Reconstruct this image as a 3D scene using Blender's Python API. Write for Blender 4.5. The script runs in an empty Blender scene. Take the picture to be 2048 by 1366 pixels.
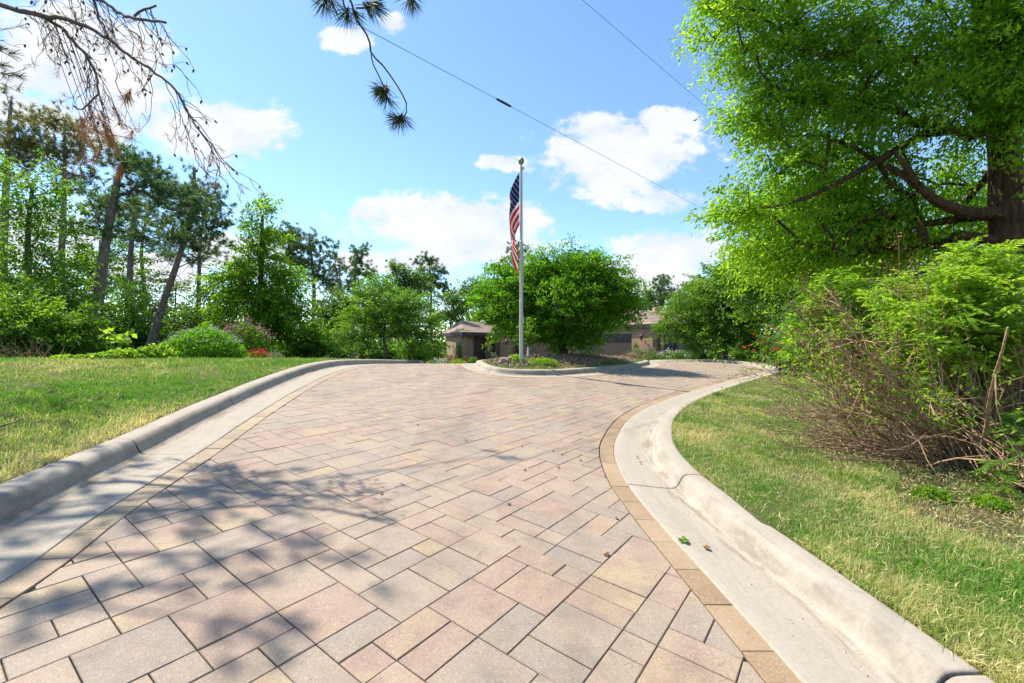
import bpy, bmesh, math, random
import numpy as np
from mathutils import Vector, Matrix
rng = np.random.default_rng(11); random.seed(5)
SC = bpy.context.scene; COL = SC.collection
R = math.radians
# ------------------------------------------------------------------ camera
F, CX, HY, EYE = 910.0, 1024.0, 683.0, 1.5
cam = bpy.data.cameras.new('camera'); cam.sensor_width = 36; cam.lens = 36*F/2048
cam.clip_start = 0.05; cam.clip_end = 6000
co = bpy.data.objects.new('camera', cam); COL.objects.link(co)
co.location = (0, 0, EYE); co.rotation_euler = (R(90), 0, 0); SC.camera = co
# ------------------------------------------------------------------ sun and sky
ELEV = 55.0; SH = Vector((-0.875, 0.484)).normalized()
SUN = Vector((SH.x*math.cos(R(ELEV)), SH.y*math.cos(R(ELEV)), math.sin(R(ELEV))))
sl = bpy.data.lights.new('sun', 'SUN'); sl.energy = 4.4; sl.angle = R(0.53); sl.color = (1, .935, .82)
so = bpy.data.objects.new('sun', sl); COL.objects.link(so); so.location = (-20, 12, 30)
so.rotation_euler = (-SUN).to_track_quat('-Z', 'Y').to_euler()
W = bpy.data.worlds.new('World'); SC.world = W; W.use_nodes = True
SC.view_settings.view_transform = 'Standard'; SC.view_settings.look = 'None'
SC.view_settings.gamma = 1; SC.view_settings.use_curve_mapping = False
SC.view_settings.exposure = 1.05
SC.cycles.use_denoising = True
SC.cycles.max_bounces = 10; SC.cycles.diffuse_bounces = 7; SC.cycles.glossy_bounces = 2
SC.cycles.transmission_bounces = 7; SC.cycles.transparent_max_bounces = 4
SC.cycles.sample_clamp_indirect = 6

class NT:
    """small node-tree writer"""
    def __init__(s, nt): s.nt = nt; s.N = nt.nodes; s.L = nt.links
    def set(s, sock, v):
        if isinstance(v, bpy.types.NodeSocket): s.L.new(v, sock)
        elif v is not None:
            if hasattr(sock.default_value, '__len__') and isinstance(v, (tuple, list)):
                n = len(sock.default_value); v = tuple(v)+(1,)*(n-len(v))
            sock.default_value = v
    def n(s, t, **k):
        x = s.N.new(t)
        for a, b in k.items(): setattr(x, a, b)
        return x
    def m(s, op, a, b=None, c=None, clamp=False):
        x = s.n('ShaderNodeMath', operation=op, use_clamp=clamp)
        for i, v in enumerate((a, b, c)):
            if v is not None: s.set(x.inputs[i], v)
        return x.outputs[0]
    def mix(s, f, a, b, bt='MIX'):
        x = s.n('ShaderNodeMix', data_type='RGBA', blend_type=bt, clamp_factor=True)
        s.set(x.inputs[0], f); s.set(x.inputs[6], a); s.set(x.inputs[7], b)
        return x.outputs[2]
    def noise(s, vec, scale, detail=4, rough=.55, out=0):
        x = s.n('ShaderNodeTexNoise')
        if vec is not None: s.L.new(vec, x.inputs['Vector'])
        x.inputs['Scale'].default_value = scale; x.inputs['Detail'].default_value = detail
        x.inputs['Roughness'].default_value = rough
        return x.outputs[out]
    def ramp(s, f, stops, interp='LINEAR'):
        x = s.n('ShaderNodeValToRGB'); x.color_ramp.interpolation = interp
        e = x.color_ramp.elements
        while len(e) < len(stops): e.new(.5)
        for i, (p, c) in enumerate(stops):
            e[i].position = p; e[i].color = (c if isinstance(c, tuple) else (c, c, c))+((1,) if not isinstance(c, tuple) or len(c) == 3 else ())
        s.L.new(f, x.inputs[0]); return x.outputs[0]
    def smooth(s, v, a, b):
        x = s.n('ShaderNodeMapRange', interpolation_type='SMOOTHSTEP')
        s.set(x.inputs[0], v); x.inputs[1].default_value = a; x.inputs[2].default_value = b
        return x.outputs[0]
    def attr(s, name, out='Color'): return s.n('ShaderNodeAttribute', attribute_name=name).outputs[out]
    def scale(s, v, xyz):
        x = s.n('ShaderNodeVectorMath', operation='MULTIPLY'); s.L.new(v, x.inputs[0]); x.inputs[1].default_value = xyz
        return x.outputs[0]
    def pos(s): return s.n('ShaderNodeNewGeometry').outputs['Position']
    def bump(s, h, strength=.3, dist=.01):
        x = s.n('ShaderNodeBump'); x.inputs['Strength'].default_value = strength; x.inputs['Distance'].default_value = dist
        s.L.new(h, x.inputs['Height']); return x.outputs[0]

# world: clear sky with fair-weather cumulus
w = NT(W.node_tree); w.N.clear()
sky = w.n('ShaderNodeTexSky', sky_type='NISHITA'); sky.sun_disc = False
sky.sun_elevation = R(ELEV); sky.sun_rotation = math.atan2(SH.x, SH.y)
sky.air_density = 1.1; sky.dust_density = .25; sky.ozone_density = 1.6
d = w.n('ShaderNodeTexCoord').outputs['Generated']
sx_, sy_, sz_ = w.n('ShaderNodeSeparateXYZ'), None, None
w.L.new(d, sx_.inputs[0]); dx, dy, dz = sx_.outputs
yy = w.m('MAXIMUM', dy, .08)
gx = w.m('DIVIDE', dx, yy); gz = w.m('DIVIDE', dz, yy)
nv = w.n('ShaderNodeCombineXYZ'); w.L.new(gx, nv.inputs[0]); w.L.new(gz, nv.inputs[1])
nz1 = w.noise(w.scale(nv.outputs[0], (1, 1.6, 1)), 6.5, 7, .6)
nz2 = w.noise(w.scale(nv.outputs[0], (1, 1.4, 1)), 24, 6, .65)
CL = [(165, 125, 165, 115), (30, 150, 90, 105), (215, 215, 140, 70), (445, 262, 125, 66), (345, 262, 70, 22), (690, 78, 48, 26),
      (790, 48, 32, 22), (1235, 318, 155, 72), (1215, 262, 90, 34), (1335, 243, 62, 24), (1330, 398, 74, 26), (1005, 324, 48, 16),
      (890, 442, 190, 50), (735, 424, 40, 22), (960, 485, 150, 42), (1345, 510, 110, 50), (1240, 560, 200, 40),
      (480, 510, 110, 40), (300, 545, 120, 40), (830, 520, 120, 26), (60, 480, 130, 60)]
fld = None
for (px, py, rx, ry) in CL:
    ax = w.m('DIVIDE', w.m('SUBTRACT', gx, (px-CX)/F), rx/F*1.25)
    az = w.m('DIVIDE', w.m('SUBTRACT', gz, (HY-py)/F), ry/F*1.25)
    b = w.m('SUBTRACT', 1.0, w.m('ADD', w.m('MULTIPLY', ax, ax), w.m('MULTIPLY', az, az)))
    fld = b if fld is None else w.m('MAXIMUM', fld, b)
fld = w.m('MAXIMUM', fld, -1.0)
pert = w.m('ADD', w.m('MULTIPLY', w.m('SUBTRACT', nz1, .5), 3.4), w.m('MULTIPLY', w.m('SUBTRACT', nz2, .5), 1.5))
mfront = w.m('MULTIPLY', w.smooth(w.m('ADD', fld, pert), -.02, .62), w.smooth(dy, .15, .4))
# the rest of the dome: the same kind of scattered cumulus
inv = w.m('DIVIDE', 1.0, w.m('ADD', w.m('MAXIMUM', dz, 0), .18))
bv = w.n('ShaderNodeVectorMath', operation='SCALE'); w.L.new(d, bv.inputs[0]); w.L.new(inv, bv.inputs['Scale'])
nb = w.noise(bv.outputs[0], .9, 8, .58)
mback = w.m('MULTIPLY', w.smooth(nb, .53, .66), w.m('SUBTRACT', 1.0, w.smooth(dy, .15, .4)))
cm = w.m('MULTIPLY', w.m('ADD', mfront, mback, clamp=True), w.smooth(dz, .0, .06))
shade = w.m('ADD', w.m('MULTIPLY', nz1, .55), .72, clamp=True)
ccol = w.mix(w.smooth(nz1, .35, .62), (3.5, 3.8, 4.2), (4.35, 4.4, 4.45))
fin = w.mix(w.m('MULTIPLY', cm, .95), w.mix(1.0, sky.outputs[0], (.80, .94, 1.06), 'MULTIPLY'), ccol)
bg = w.n('ShaderNodeBackground'); bg.inputs[1].default_value = .115
w.L.new(fin, bg.inputs[0]); wo = w.n('ShaderNodeOutputWorld'); w.L.new(bg.outputs[0], wo.inputs[0])

# ------------------------------------------------------------------ terrain
SX, SY = -.0695, .0516                         # the drive climbs ahead and tilts up to the left
def Hf(x, y):
    x = np.asarray(x, float); y = np.asarray(y, float)
    xc = np.clip(x, -45, 32); yc = np.clip(y, -12, 70)
    P = SX*xc+SY*yc
    v = .8*yc-.6*xc; v0, v1, qm = 10.8, 13.2, .13
    t = np.clip(v-v0, 0, v1-v0)
    q = qm*t*t/(2*(v1-v0))+qm*np.maximum(v-v1, 0)
    fl = np.interp(x, [-60, -28, -6, 12, 40], [-7, -3.5, -.35, -.35, -2.2])
    a = P-q
    return .5*(a+fl+np.sqrt((a-fl)**2+.09))
def hz(x, y): return float(Hf(x, y))
def WP(px, py, Y): return np.array([(px-CX)/F*Y, Y, EYE+(HY-py)/F*Y])
def PXY(px, Y): return (px-CX)/F*Y
def catmull(pts, step=.1, closed=False):
    P = np.array(pts, float); n = len(P); out = []
    rngi = range(n if closed else n-1)
    for i in rngi:
        if closed: p0, p1, p2, p3 = P[(i-1) % n], P[i], P[(i+1) % n], P[(i+2) % n]
        else: p0, p1, p2, p3 = P[max(i-1, 0)], P[i], P[i+1], P[min(i+2, n-1)]
        m = max(2, int(np.linalg.norm(p2-p1)/.03))
        for t in np.linspace(0, 1, m, endpoint=False):
            out.append(.5*((2*p1)+(-p0+p2)*t+(2*p0-5*p1+4*p2-p3)*t*t+(-p0+3*p1-3*p2+p3)*t**3))
    out.append(P[0] if closed else P[-1])
    out = np.array(out); s = np.r_[0, np.cumsum(np.linalg.norm(np.diff(out, axis=0), axis=1))]
    k = max(2, int(round(s[-1]/step))); ss = np.linspace(0, s[-1], k+1)
    return np.stack([np.interp(ss, s, out[:, j]) for j in range(out.shape[1])], 1)
def normals(P, closed=False):                   # left-hand normals of a 2D polyline
    if closed: T = np.roll(P[:-1], -1, 0)-np.roll(P[:-1], 1, 0); T = np.vstack([T, T[:1]])
    else: T = np.gradient(P, axis=0)
    T /= np.linalg.norm(T, axis=1)[:, None]+1e-9
    return np.stack([-T[:, 1], T[:, 0]], 1)
LEFT = catmull([(-2.25, -3), (-2.3, -1), (-2.38, 1), (-2.5, 2.22), (-2.69, 2.94), (-2.95, 4.27), (-3.16, 5.2), (-3.39, 6.29), (-3.68, 7.87),
                (-3.9, 9.5), (-3.95, 10.8), (-3.82, 12), (-3.45, 13.4), (-3.1, 15), (-3.0, 17), (-3.6, 20), (-5.5, 23)])
RIGHT = catmull([(1.45, -3), (1.36, -1), (1.28, 1), (1.22, 1.98), (1.17, 2.6), (1.1, 3.4), (1.07, 4.25), (1.15, 5.1), (1.34, 5.85), (1.77, 7.0),
                 (2.4, 8.2), (2.95, 9.05), (3.71, 10.13), (4.7, 11.45), (6.3, 13.5), (8.45, 16.15), (10.2, 18.4), (11.0, 20), (11.0, 21.5),
                 (10.1, 22.6), (8.6, 23.1), (7.4, 24.0), (6.7, 26)])
ISLK = catmull([(-1.15, 14.2), (-.93, 12.85), (-.63, 12.2), (-.3, 11.9), (.25, 11.9), (.8, 12.15), (1.45, 12.65), (2.55, 13.85), (3.55, 15.05),
                (4.7, 16.7), (5.75, 18.9), (5.5, 20.2), (4.4, 20.4), (2.6, 19.2), (.8, 17.6), (-.6, 16)], closed=True)   # kerb foot, counter-clockwise
nl = normals(ISLK, True)
ISLE = ISLK-nl*.40                              # gutter edge of the island (outside it)
def sdist(Q, P):
    """signed distance of points Q to polyline P, positive on its left, and the nearest point"""
    Q = np.atleast_2d(Q); A = P[:-1]; D = P[1:]-A; L2 = (D*D).sum(1)+1e-12
    best = np.full(len(Q), 1e9); sg = np.zeros(len(Q)); near = np.zeros((len(Q), 2)); nrm = np.zeros((len(Q), 2))
    for c in range(0, len(Q), 4000):
        q = Q[c:c+4000]
        t = np.clip(((q[:, None]-A)*D).sum(2)/L2, 0, 1); pr = A+t[..., None]*D
        dd = ((q[:, None]-pr)**2).sum(2); j = dd.argmin(1); ii = np.arange(len(q))
        best[c:c+4000] = np.sqrt(dd[ii, j]); near[c:c+4000] = pr[ii, j]
        tt = D[j]/np.sqrt(L2[j])[:, None]; nn = np.stack([-tt[:, 1], tt[:, 0]], 1); nrm[c:c+4000] = nn
        cr = ((q-near[c:c+4000])*nn).sum(1); sg[c:c+4000] = np.where(cr >= 0, 1, -1)
    return best*sg, near, nrm
def lawn_sd(Q):
    """how far outside the gutter edge (on lawn side) a point lies, per kerb"""
    a = sdist(Q, LEFT[::2])[0]; b = -sdist(Q, RIGHT[::2])[0]; c = sdist(Q, ISLE[::2])[0]
    return a, b, c
# ------------------------------------------------------------------ mesh helpers
class MB:
    def __init__(s): s.v = []; s.t = []; s.q = []; s.n = 0; s.a = []
    def add(s, v, tri=None, quad=None, a=None):
        v = np.asarray(v, float).reshape(-1, 3)
        if tri is not None and len(tri): s.t.append(np.asarray(tri).reshape(-1, 3)+s.n)
        if quad is not None and len(quad): s.q.append(np.asarray(quad).reshape(-1, 4)+s.n)
        s.a.append(np.zeros((len(v), 4)) if a is None else np.broadcast_to(np.asarray(a, float), (len(v), 4)))
        s.v.append(v); s.n += len(v)
    def box(s, c, size, rz=0, a=None):
        h = np.array(size)/2; v = np.array([[x, y, z] for x in (-1, 1) for y in (-1, 1) for z in (-1, 1)])*h
        cc, ss = math.cos(rz), math.sin(rz); v = np.stack([v[:, 0]*cc-v[:, 1]*ss, v[:, 0]*ss+v[:, 1]*cc, v[:, 2]], 1)+np.array(c)
        s.add(v, quad=[(0, 1, 3, 2), (4, 6, 7, 5), (0, 4, 5, 1), (2, 3, 7, 6), (0, 2, 6, 4), (1, 5, 7, 3)], a=a)
    def tube(s, P, r, k=6, a=None, cap=True):
        P = np.asarray(P, float); n = len(P); r = np.broadcast_to(np.asarray(r, float), (n,))
        T = np.gradient(P, axis=0); T /= np.linalg.norm(T, axis=1)[:, None]+1e-12
        ref = np.array([0, 0, 1.]) if abs(T[0, 2]) < .9 else np.array([1., 0, 0])
        U = np.cross(T, ref); U /= np.linalg.norm(U, axis=1)[:, None]+1e-12; V = np.cross(T, U)
        an = np.arange(k)*2*math.pi/k
        if r.max() > .11:
            r = np.repeat(r[:, None], k, 1)*(1+.07*np.sin(an*3+1.3+P[:, 2:3]*1.1)+.05*np.sin(an*5+P[:, 2:3]*2.7)); v = P[:, None]+r[..., None]*(np.cos(an)[None, :, None]*U[:, None]+np.sin(an)[None, :, None]*V[:, None])
        else: v = P[:, None]+r[:, None, None]*(np.cos(an)[None, :, None]*U[:, None]+np.sin(an)[None, :, None]*V[:, None])
        i = np.arange(n-1)[:, None]*k; j = np.arange(k)[None]; j2 = (j+1) % k
        q = np.stack([i+j, i+j2, i+k+j2, i+k+j], -1).reshape(-1, 4)
        v = v.reshape(-1, 3)
        if cap:
            v = np.vstack([v, P[:1], P[-1:]]); b = n*k
            t = [(b, (x+1) % k, x) for x in range(k)]+[(b+1, (n-1)*k+x, (n-1)*k+(x+1) % k) for x in range(k)]
            s.add(v, tri=t, quad=q, a=a)
        else: s.add(v, quad=q, a=a)
    def lathe(s, c, prof, k=12, a=None):
        prof = np.array(prof, float); P = np.array([[c[0], c[1], c[2]+z] for _, z in prof])
        an = np.arange(k)*2*math.pi/k; n = len(prof)
        v = P[:, None]+prof[:, 0][:, None, None]*np.stack([np.cos(an), np.sin(an), 0*an], 1)[None]
        i = np.arange(n-1)[:, None]*k; j = np.arange(k)[None]; j2 = (j+1) % k
        q = np.stack([i+j, i+j2, i+k+j2, i+k+j], -1).reshape(-1, 4)
        v = np.vstack([v.reshape(-1, 3), P[:1], P[-1:]]); b = n*k
        t = [(b, (x+1) % k, x) for x in range(k)]+[(b+1, (n-1)*k+x, (n-1)*k+(x+1) % k) for x in range(k)]
        s.add(v, tri=t, quad=q, a=a)
    def build(s, name, mat, parent=None, smooth=False, origin=None):
        V = np.vstack(s.v) if s.v else np.zeros((0, 3)); A = np.vstack(s.a) if s.a else np.zeros((0, 4))
        t = np.vstack(s.t) if s.t else np.zeros((0, 3), int); q = np.vstack(s.q) if s.q else np.zeros((0, 4), int)
        if origin is not None: V = V-np.array(origin)
        me = bpy.data.meshes.new(name); me.vertices.add(len(V)); me.vertices.foreach_set('co', V.astype(np.float32).ravel())
        nl_ = len(t)*3+len(q)*4; me.loops.add(nl_); me.loops.foreach_set('vertex_index', np.r_[t.ravel(), q.ravel()].astype(np.int32))
        me.polygons.add(len(t)+len(q))
        st = np.r_[np.arange(len(t))*3, len(t)*3+np.arange(len(q))*4].astype(np.int32)
        me.polygons.foreach_set('loop_start', st)
        me.polygons.foreach_set('use_smooth', np.full(len(t)+len(q), bool(smooth)))
        at = me.attributes.new('tint', 'FLOAT_COLOR', 'POINT'); at.data.foreach_set('color', A.astype(np.float32).ravel())
        me.update(calc_edges=True); me.validate()
        me.materials.append(mat)
        o = bpy.data.objects.new(name, me); COL.objects.link(o)
        if origin is not None: o.location = tuple(origin)
        if parent is not None: setpar(o, parent)
        return o
def setpar(o, parent):
    o.parent = parent; o.location = o.location-parent.location
def tag(o, label=None, cat=None, group=None, kind=None):
    for k, v in (('label', label), ('category', cat), ('group', group), ('kind', kind)):
        if v: o[k] = v
    return o
def empty(name, loc, label, cat, group=None):
    o = bpy.data.objects.new(name, None); COL.objects.link(o); o.location = tuple(float(c) for c in loc); o.empty_display_size = .2
    return tag(o, label, cat, group)
# ------------------------------------------------------------------ materials
def material(name):
    m = bpy.data.materials.new(name); m.use_nodes = True; t = NT(m.node_tree); b = t.N['Principled BSDF']
    return m, t, b
def plain(name, col, rough=.6, metal=0, var=.25, scale=6, bump=0, spec=.4):
    m, t, b = material(name); p = t.pos(); n = t.noise(p, scale, 5)
    c = t.mix(n, tuple(x*(1-var) for x in col), tuple(min(1, x*(1+var)) for x in col))
    t.set(b.inputs['Base Color'], c); b.inputs['Roughness'].default_value = rough; b.inputs['Metallic'].default_value = metal
    b.inputs['Specular IOR Level'].default_value = spec
    if bump: t.L.new(t.bump(t.noise(p, scale*4, 6), .5, bump), b.inputs['Normal'])
    return m
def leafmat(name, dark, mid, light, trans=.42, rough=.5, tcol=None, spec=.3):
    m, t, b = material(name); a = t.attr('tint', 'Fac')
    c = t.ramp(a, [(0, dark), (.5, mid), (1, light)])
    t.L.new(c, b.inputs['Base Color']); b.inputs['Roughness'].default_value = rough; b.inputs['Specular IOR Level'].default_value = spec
    tr = t.n('ShaderNodeBsdfTranslucent')
    tc = t.mix(1.0, c, tcol or (1.9, 2.0, .8), 'MULTIPLY'); t.L.new(tc, tr.inputs[0])
    mx = t.n('ShaderNodeMixShader'); mx.inputs[0].default_value = trans
    t.L.new(b.outputs[0], mx.inputs[1]); t.L.new(tr.outputs[0], mx.inputs[2]); t.L.new(mx.outputs[0], t.N['Material Output'].inputs[0])
    return m
M = {}
M['leaf'] = leafmat('leaf_green', (.040, .096, .010), (.092, .190, .016), (.21, .33, .034), .46)
M['leaf_light'] = leafmat('leaf_light', (0.058, 0.137, 0.016), (0.124, 0.240, 0.026), (0.240, 0.377, 0.046))
M['leaf_dark'] = leafmat('leaf_dark', (.034, .086, .012), (.076, .165, .019), (.165, .285, .034), .44)
M['leaf_lime'] = leafmat('leaf_lime', (.09, .18, .012), (.19, .31, .024), (.36, .45, .07), .48)
M['leaf_bright'] = leafmat('leaf_bright', (.050, .125, .008), (.145, .265, .017), (.33, .45, .042), .54)
M['leaf_vivid'] = leafmat('leaf_vivid', (.047, .130, .008), (.098, .232, .013), (.21, .385, .028), .48)
M['leaf_big'] = leafmat('leaf_maple', (.085, .175, .012), (.175, .305, .02), (.36, .48, .045), .58)
M['leaf_grey'] = leafmat('leaf_silver', (.10, .14, .09), (.2, .24, .17), (.36, .36, .34), .25)
M['leaf_soft'] = leafmat('leaf_soft', (0.052, 0.111, 0.023), (0.098, 0.182, 0.036), (0.182, 0.280, 0.058), .38)
M['needle'] = leafmat('needle', (.038, .085, .036), (.088, .162, .062), (.18, .245, .10), .32, .5)
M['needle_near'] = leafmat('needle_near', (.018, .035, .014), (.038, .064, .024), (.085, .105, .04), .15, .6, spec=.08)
M['needle_dull'] = leafmat('needle_dull', (.085, .10, .045), (.165, .175, .075), (.33, .28, .13), .32)
M['needle_dead'] = leafmat('needle_dead', (.20, .085, .03), (.36, .18, .065), (.52, .31, .13), .35, tcol=(1.4, 1.2, .9))
M['pink'] = leafmat('petal_pink', (.30, .13, .14), (.46, .24, .24), (.62, .42, .40), .3, tcol=(1.2, 1, 1))
M['mauve'] = leafmat('petal_mauve', (.17, .09, .09), (.29, .17, .165), (.42, .28, .27), .3, tcol=(1.2, 1, 1))
M['lilac'] = leafmat('petal_lilac', (0.330, 0.308, 0.363), (0.506, 0.462, 0.528), (0.600, 0.600, 0.600), .3, tcol=(1.2, 1.1, 1.2))
M['red'] = leafmat('petal_red', (.45, .02, .015), (.62, .05, .03), (.75, .12, .06), .25, tcol=(1.2, .9, .8))
M['white_petal'] = leafmat('petal_white', (.5, .5, .46), (.7, .7, .66), (.85, .85, .82), .3, tcol=(1.1, 1.1, 1))
M['dry'] = leafmat('dry_flower', (.10, .05, .02), (.19, .10, .035), (.33, .20, .06), .2, tcol=(1.3, 1.1, .7))
M['litter'] = leafmat('leaf_litter', (.14, .08, .035), (.34, .23, .11), (.55, .42, .22), .1, .7)
M['chip'] = leafmat('wood_chip', (.17, .11, .075), (.38, .27, .19), (.60, .46, .34), .0, .8)
def bark(name, c1, c2, scale=(9, 9, 2.2), bump=.02):
    m, t, b = material(name); p = t.scale(t.pos(), scale)
    n = t.noise(p, 2.2, 7, .65); f = t.ramp(n, [(.32, 0.0), (.62, 1.0)])
    t.L.new(t.mix(f, c1, c2), b.inputs['Base Color']); b.inputs['Roughness'].default_value = .9; b.inputs['Specular IOR Level'].default_value = .15
    t.L.new(t.bump(n, .8, bump), b.inputs['Normal']); return m
M['bark'] = bark('bark', (.055, .040, .030), (.16, .125, .10))
M['bark_pine'] = bark('bark_pine', (.095, .07, .06), (.28, .22, .195))
M['bark_twig'] = bark('bark_twig', (.085, .065, .055), (.20, .16, .14), (30, 30, 30), .004)
M['cane'] = bark('cane', (.19, .11, .06), (.46, .31, .185), (20, 20, 6), .004)
M['sprig'] = bark('bark_sprig', (.06, .04, .03), (.15, .105, .08), (40, 40, 40), .003)
M['bark_maple'] = bark('bark_maple', (.030, .020, .014), (.13, .075, .045), (7, 7, 1.4), .05)

def paver_mat(name, stops, blot=.85):
    m, t, b = material(name); p = t.pos(); tint = t.attr('tint')
    sep = t.n('ShaderNodeSeparateColor'); t.L.new(tint, sep.inputs[0]); r, g_, b_ = sep.outputs
    off = t.n('ShaderNodeVectorMath', operation='ADD'); t.L.new(p, off.inputs[0]); t.L.new(t.scale(tint, (37, 53, 29)), off.inputs[1]); pp = off.outputs[0]
    big = t.noise(pp, 4.5, 3, .5)
    f = t.m('ADD', r, t.m('MULTIPLY', t.m('SUBTRACT', big, .5), blot))
    c = t.ramp(f, stops)
    # darker charcoal flashing on some pieces
    dk = t.m('MULTIPLY', t.smooth(t.noise(pp, 3.0, 3, .5), .58, .75), t.m('MULTIPLY', t.smooth(g_, .35, .95), .55))
    c = t.mix(dk, c, (.15, .125, .125))
    # exposed aggregate speckle
    vo = t.n('ShaderNodeTexVoronoi'); t.L.new(p, vo.inputs['Vector']); vo.inputs['Scale'].default_value = 210
    sp = t.n('ShaderNodeSeparateColor'); t.L.new(vo.outputs['Color'], sp.inputs[0])
    c = t.mix(t.m('MULTIPLY', t.smooth(sp.outputs[0], .88, .95), .32), c, (.56, .50, .43))
    c = t.mix(t.m('MULTIPLY', t.smooth(sp.outputs[1], .86, .94), .4), c, (.12, .09, .07))
    fine = t.noise(p, 55, 6, .7)
    c = t.mix(.5, c, t.mix(fine, (.6, .6, .6), (1.35, 1.33, 1.3)), 'MULTIPLY')
    wear = t.m('ADD', t.m('MULTIPLY', t.noise(t.scale(p, (1, .35, 1)), 1.3, 6, .62), .6), t.m('MULTIPLY', t.noise(p, 5.5, 6, .68), .4))
    c = t.mix(t.m('MULTIPLY', t.smooth(wear, .47, .66), .42), c, (.125, .10, .08)); c = t.mix(t.m('MULTIPLY', t.smooth(t.m('SUBTRACT', 1.0, wear), .5, .68), .22), c, (.44, .37, .29))
    t.L.new(c, b.inputs['Base Color']); b.inputs['Roughness'].default_value = .72; b.inputs['Specular IOR Level'].default_value = .3
    # slate-like clefts on the face: thin curved ridges on part of the pieces
    wv = t.n('ShaderNodeTexNoise'); t.L.new(t.scale(pp, (1, 2.3, 1)), wv.inputs['Vector']); wv.inputs['Scale'].default_value = 3.3; wv.inputs['Detail'].default_value = 3
    cleft = t.smooth(t.m('ABSOLUTE', t.m('SUBTRACT', wv.outputs[0], .54)), 0, .012)
    step = t.smooth(wv.outputs[0], .53, .55)
    hgt = t.m('ADD', t.m('MULTIPLY', fine, .5), t.m('ADD', t.m('MULTIPLY', step, t.m('MULTIPLY', b_, .7)), t.m('MULTIPLY', t.noise(pp, 9, 5, .6), .8)))
    t.L.new(t.bump(hgt, .55, .006), b.inputs['Normal'])
    return m
M['paver'] = paver_mat('paver_concrete', [(0, (.262, .214, .172)), (.25, (.292, .228, .172)), (.5, (.330, .252, .178)), (.75, (.298, .205, .158)), (1, (.352, .266, .165))])
M['border'] = paver_mat('paver_border', [(0, (.25, .165, .092)), (.5, (.30, .205, .118)), (1, (.35, .25, .155))], .35)
m, t, b = material('joint_sand'); p = t.pos()
t.L.new(t.mix(t.noise(p, 30, 5), (.03, .023, .016), (.085, .066, .045)), b.inputs['Base Color']); b.inputs['Roughness'].default_value = .95; M['joint'] = m

m, t, b = material('kerb_concrete'); p = t.pos(); a = t.attr('tint')
sep = t.n('ShaderNodeSeparateColor'); t.L.new(a, sep.inputs[0]); u, hh, dirt = sep.outputs
n1 = t.noise(p, 2.1, 6, .6); n2 = t.noise(p, 38, 6, .7); fv_ = t.n('ShaderNodeCombineXYZ'); t.L.new(t.m('MULTIPLY', u, 9.0), fv_.inputs[0]); t.L.new(t.m('MULTIPLY', hh, 1.3), fv_.inputs[1]); n3 = t.noise(fv_.outputs[0], 1.6, 7, .68)
c = t.mix(n1, (.295, .253, .196), (.415, .368, .298))
c = t.mix(.6, c, t.mix(n2, (.55, .55, .55), (1.42, 1.41, 1.39)), 'MULTIPLY')
band = t.m('MULTIPLY', t.smooth(u, .26, .42), t.m('SUBTRACT', 1.0, t.smooth(u, .43, .50)))       # dirt carried along the flow line
c = t.mix(t.m('MULTIPLY', band, t.m('MULTIPLY', t.smooth(n3, .40, .66), .62)), c, (.16, .115, .07))
band2 = t.m('MULTIPLY', t.smooth(u, .02, .12), t.m('SUBTRACT', 1.0, t.smooth(u, .2, .36)))
c = t.mix(t.m('MULTIPLY', t.smooth(n3, .5, .72), .28), c, (.15, .125, .10))
c = t.mix(t.m('MULTIPLY', band2, t.m('MULTIPLY', t.smooth(n1, .45, .7), .35)), c, (.20, .165, .125))
fc = t.m('MULTIPLY', t.smooth(u, .44, .49), t.m('SUBTRACT', 1.0, t.smooth(u, .52, .56)))           # broom marks and grime on the face
c = t.mix(t.m('MULTIPLY', fc, t.m('MULTIPLY', t.smooth(t.m('ADD', t.m('MULTIPLY', t.noise(p, 3.2, 5, .7), .6), t.m('MULTIPLY', n3, .4)), .44, .62), .40)), c, (.15, .122, .09))
t.L.new(c, b.inputs['Base Color']); b.inputs['Roughness'].default_value = .88; b.inputs['Specular IOR Level'].default_value = .25
fw_ = t.n('ShaderNodeCombineXYZ'); t.L.new(t.m('MULTIPLY', u, 8.0), fw_.inputs[0]); t.L.new(t.m('MULTIPLY', hh, 90.0), fw_.inputs[1]); st = t.noise(fw_.outputs[0], 1.0, 4, .6)
t.L.new(t.bump(t.m('ADD', t.m('MULTIPLY', n2, 1.0), t.m('MULTIPLY', st, t.m('MULTIPLY', fc, 1.2))), .5, .006), b.inputs['Normal']); M['kerb'] = m

m, t, b = material('lawn_soil'); p = t.pos()
n1 = t.noise(p, .55, 5, .6); n2 = t.noise(p, 9, 6, .7); n3 = t.noise(p, 60, 4, .7)
c = t.mix(t.smooth(n1, .38, .62), (.05, .075, .02), (.12, .105, .05))
c = t.mix(t.smooth(n2, .5, .72), c, (.17, .135, .075))
c = t.mix(.6, c, t.mix(n3, (.45, .45, .45), (1.5, 1.5, 1.5)), 'MULTIPLY')
t.L.new(c, b.inputs['Base Color']); b.inputs['Roughness'].default_value = .95; b.inputs['Specular IOR Level'].default_value = .1
t.L.new(t.bump(t.m('ADD', n2, n3), .8, .02), b.inputs['Normal']); M['soil'] = m
M['grass'] = leafmat('grass_blade', (.085, .245, .016), (.265, .340, .075), (.66, .56, .29), .40, .55, tcol=(1.4, 1.4, .9))
m, t, b = material('brick_wall'); p = t.n('ShaderNodeTexCoord').outputs['UV']
br = t.n('ShaderNodeTexBrick'); t.L.new(p, br.inputs['Vector']); br.inputs['Scale'].default_value = 1
br.inputs['Brick Width'].default_value = .24; br.inputs['Row Height'].default_value = .085; br.inputs['Mortar Size'].default_value = .010
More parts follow.
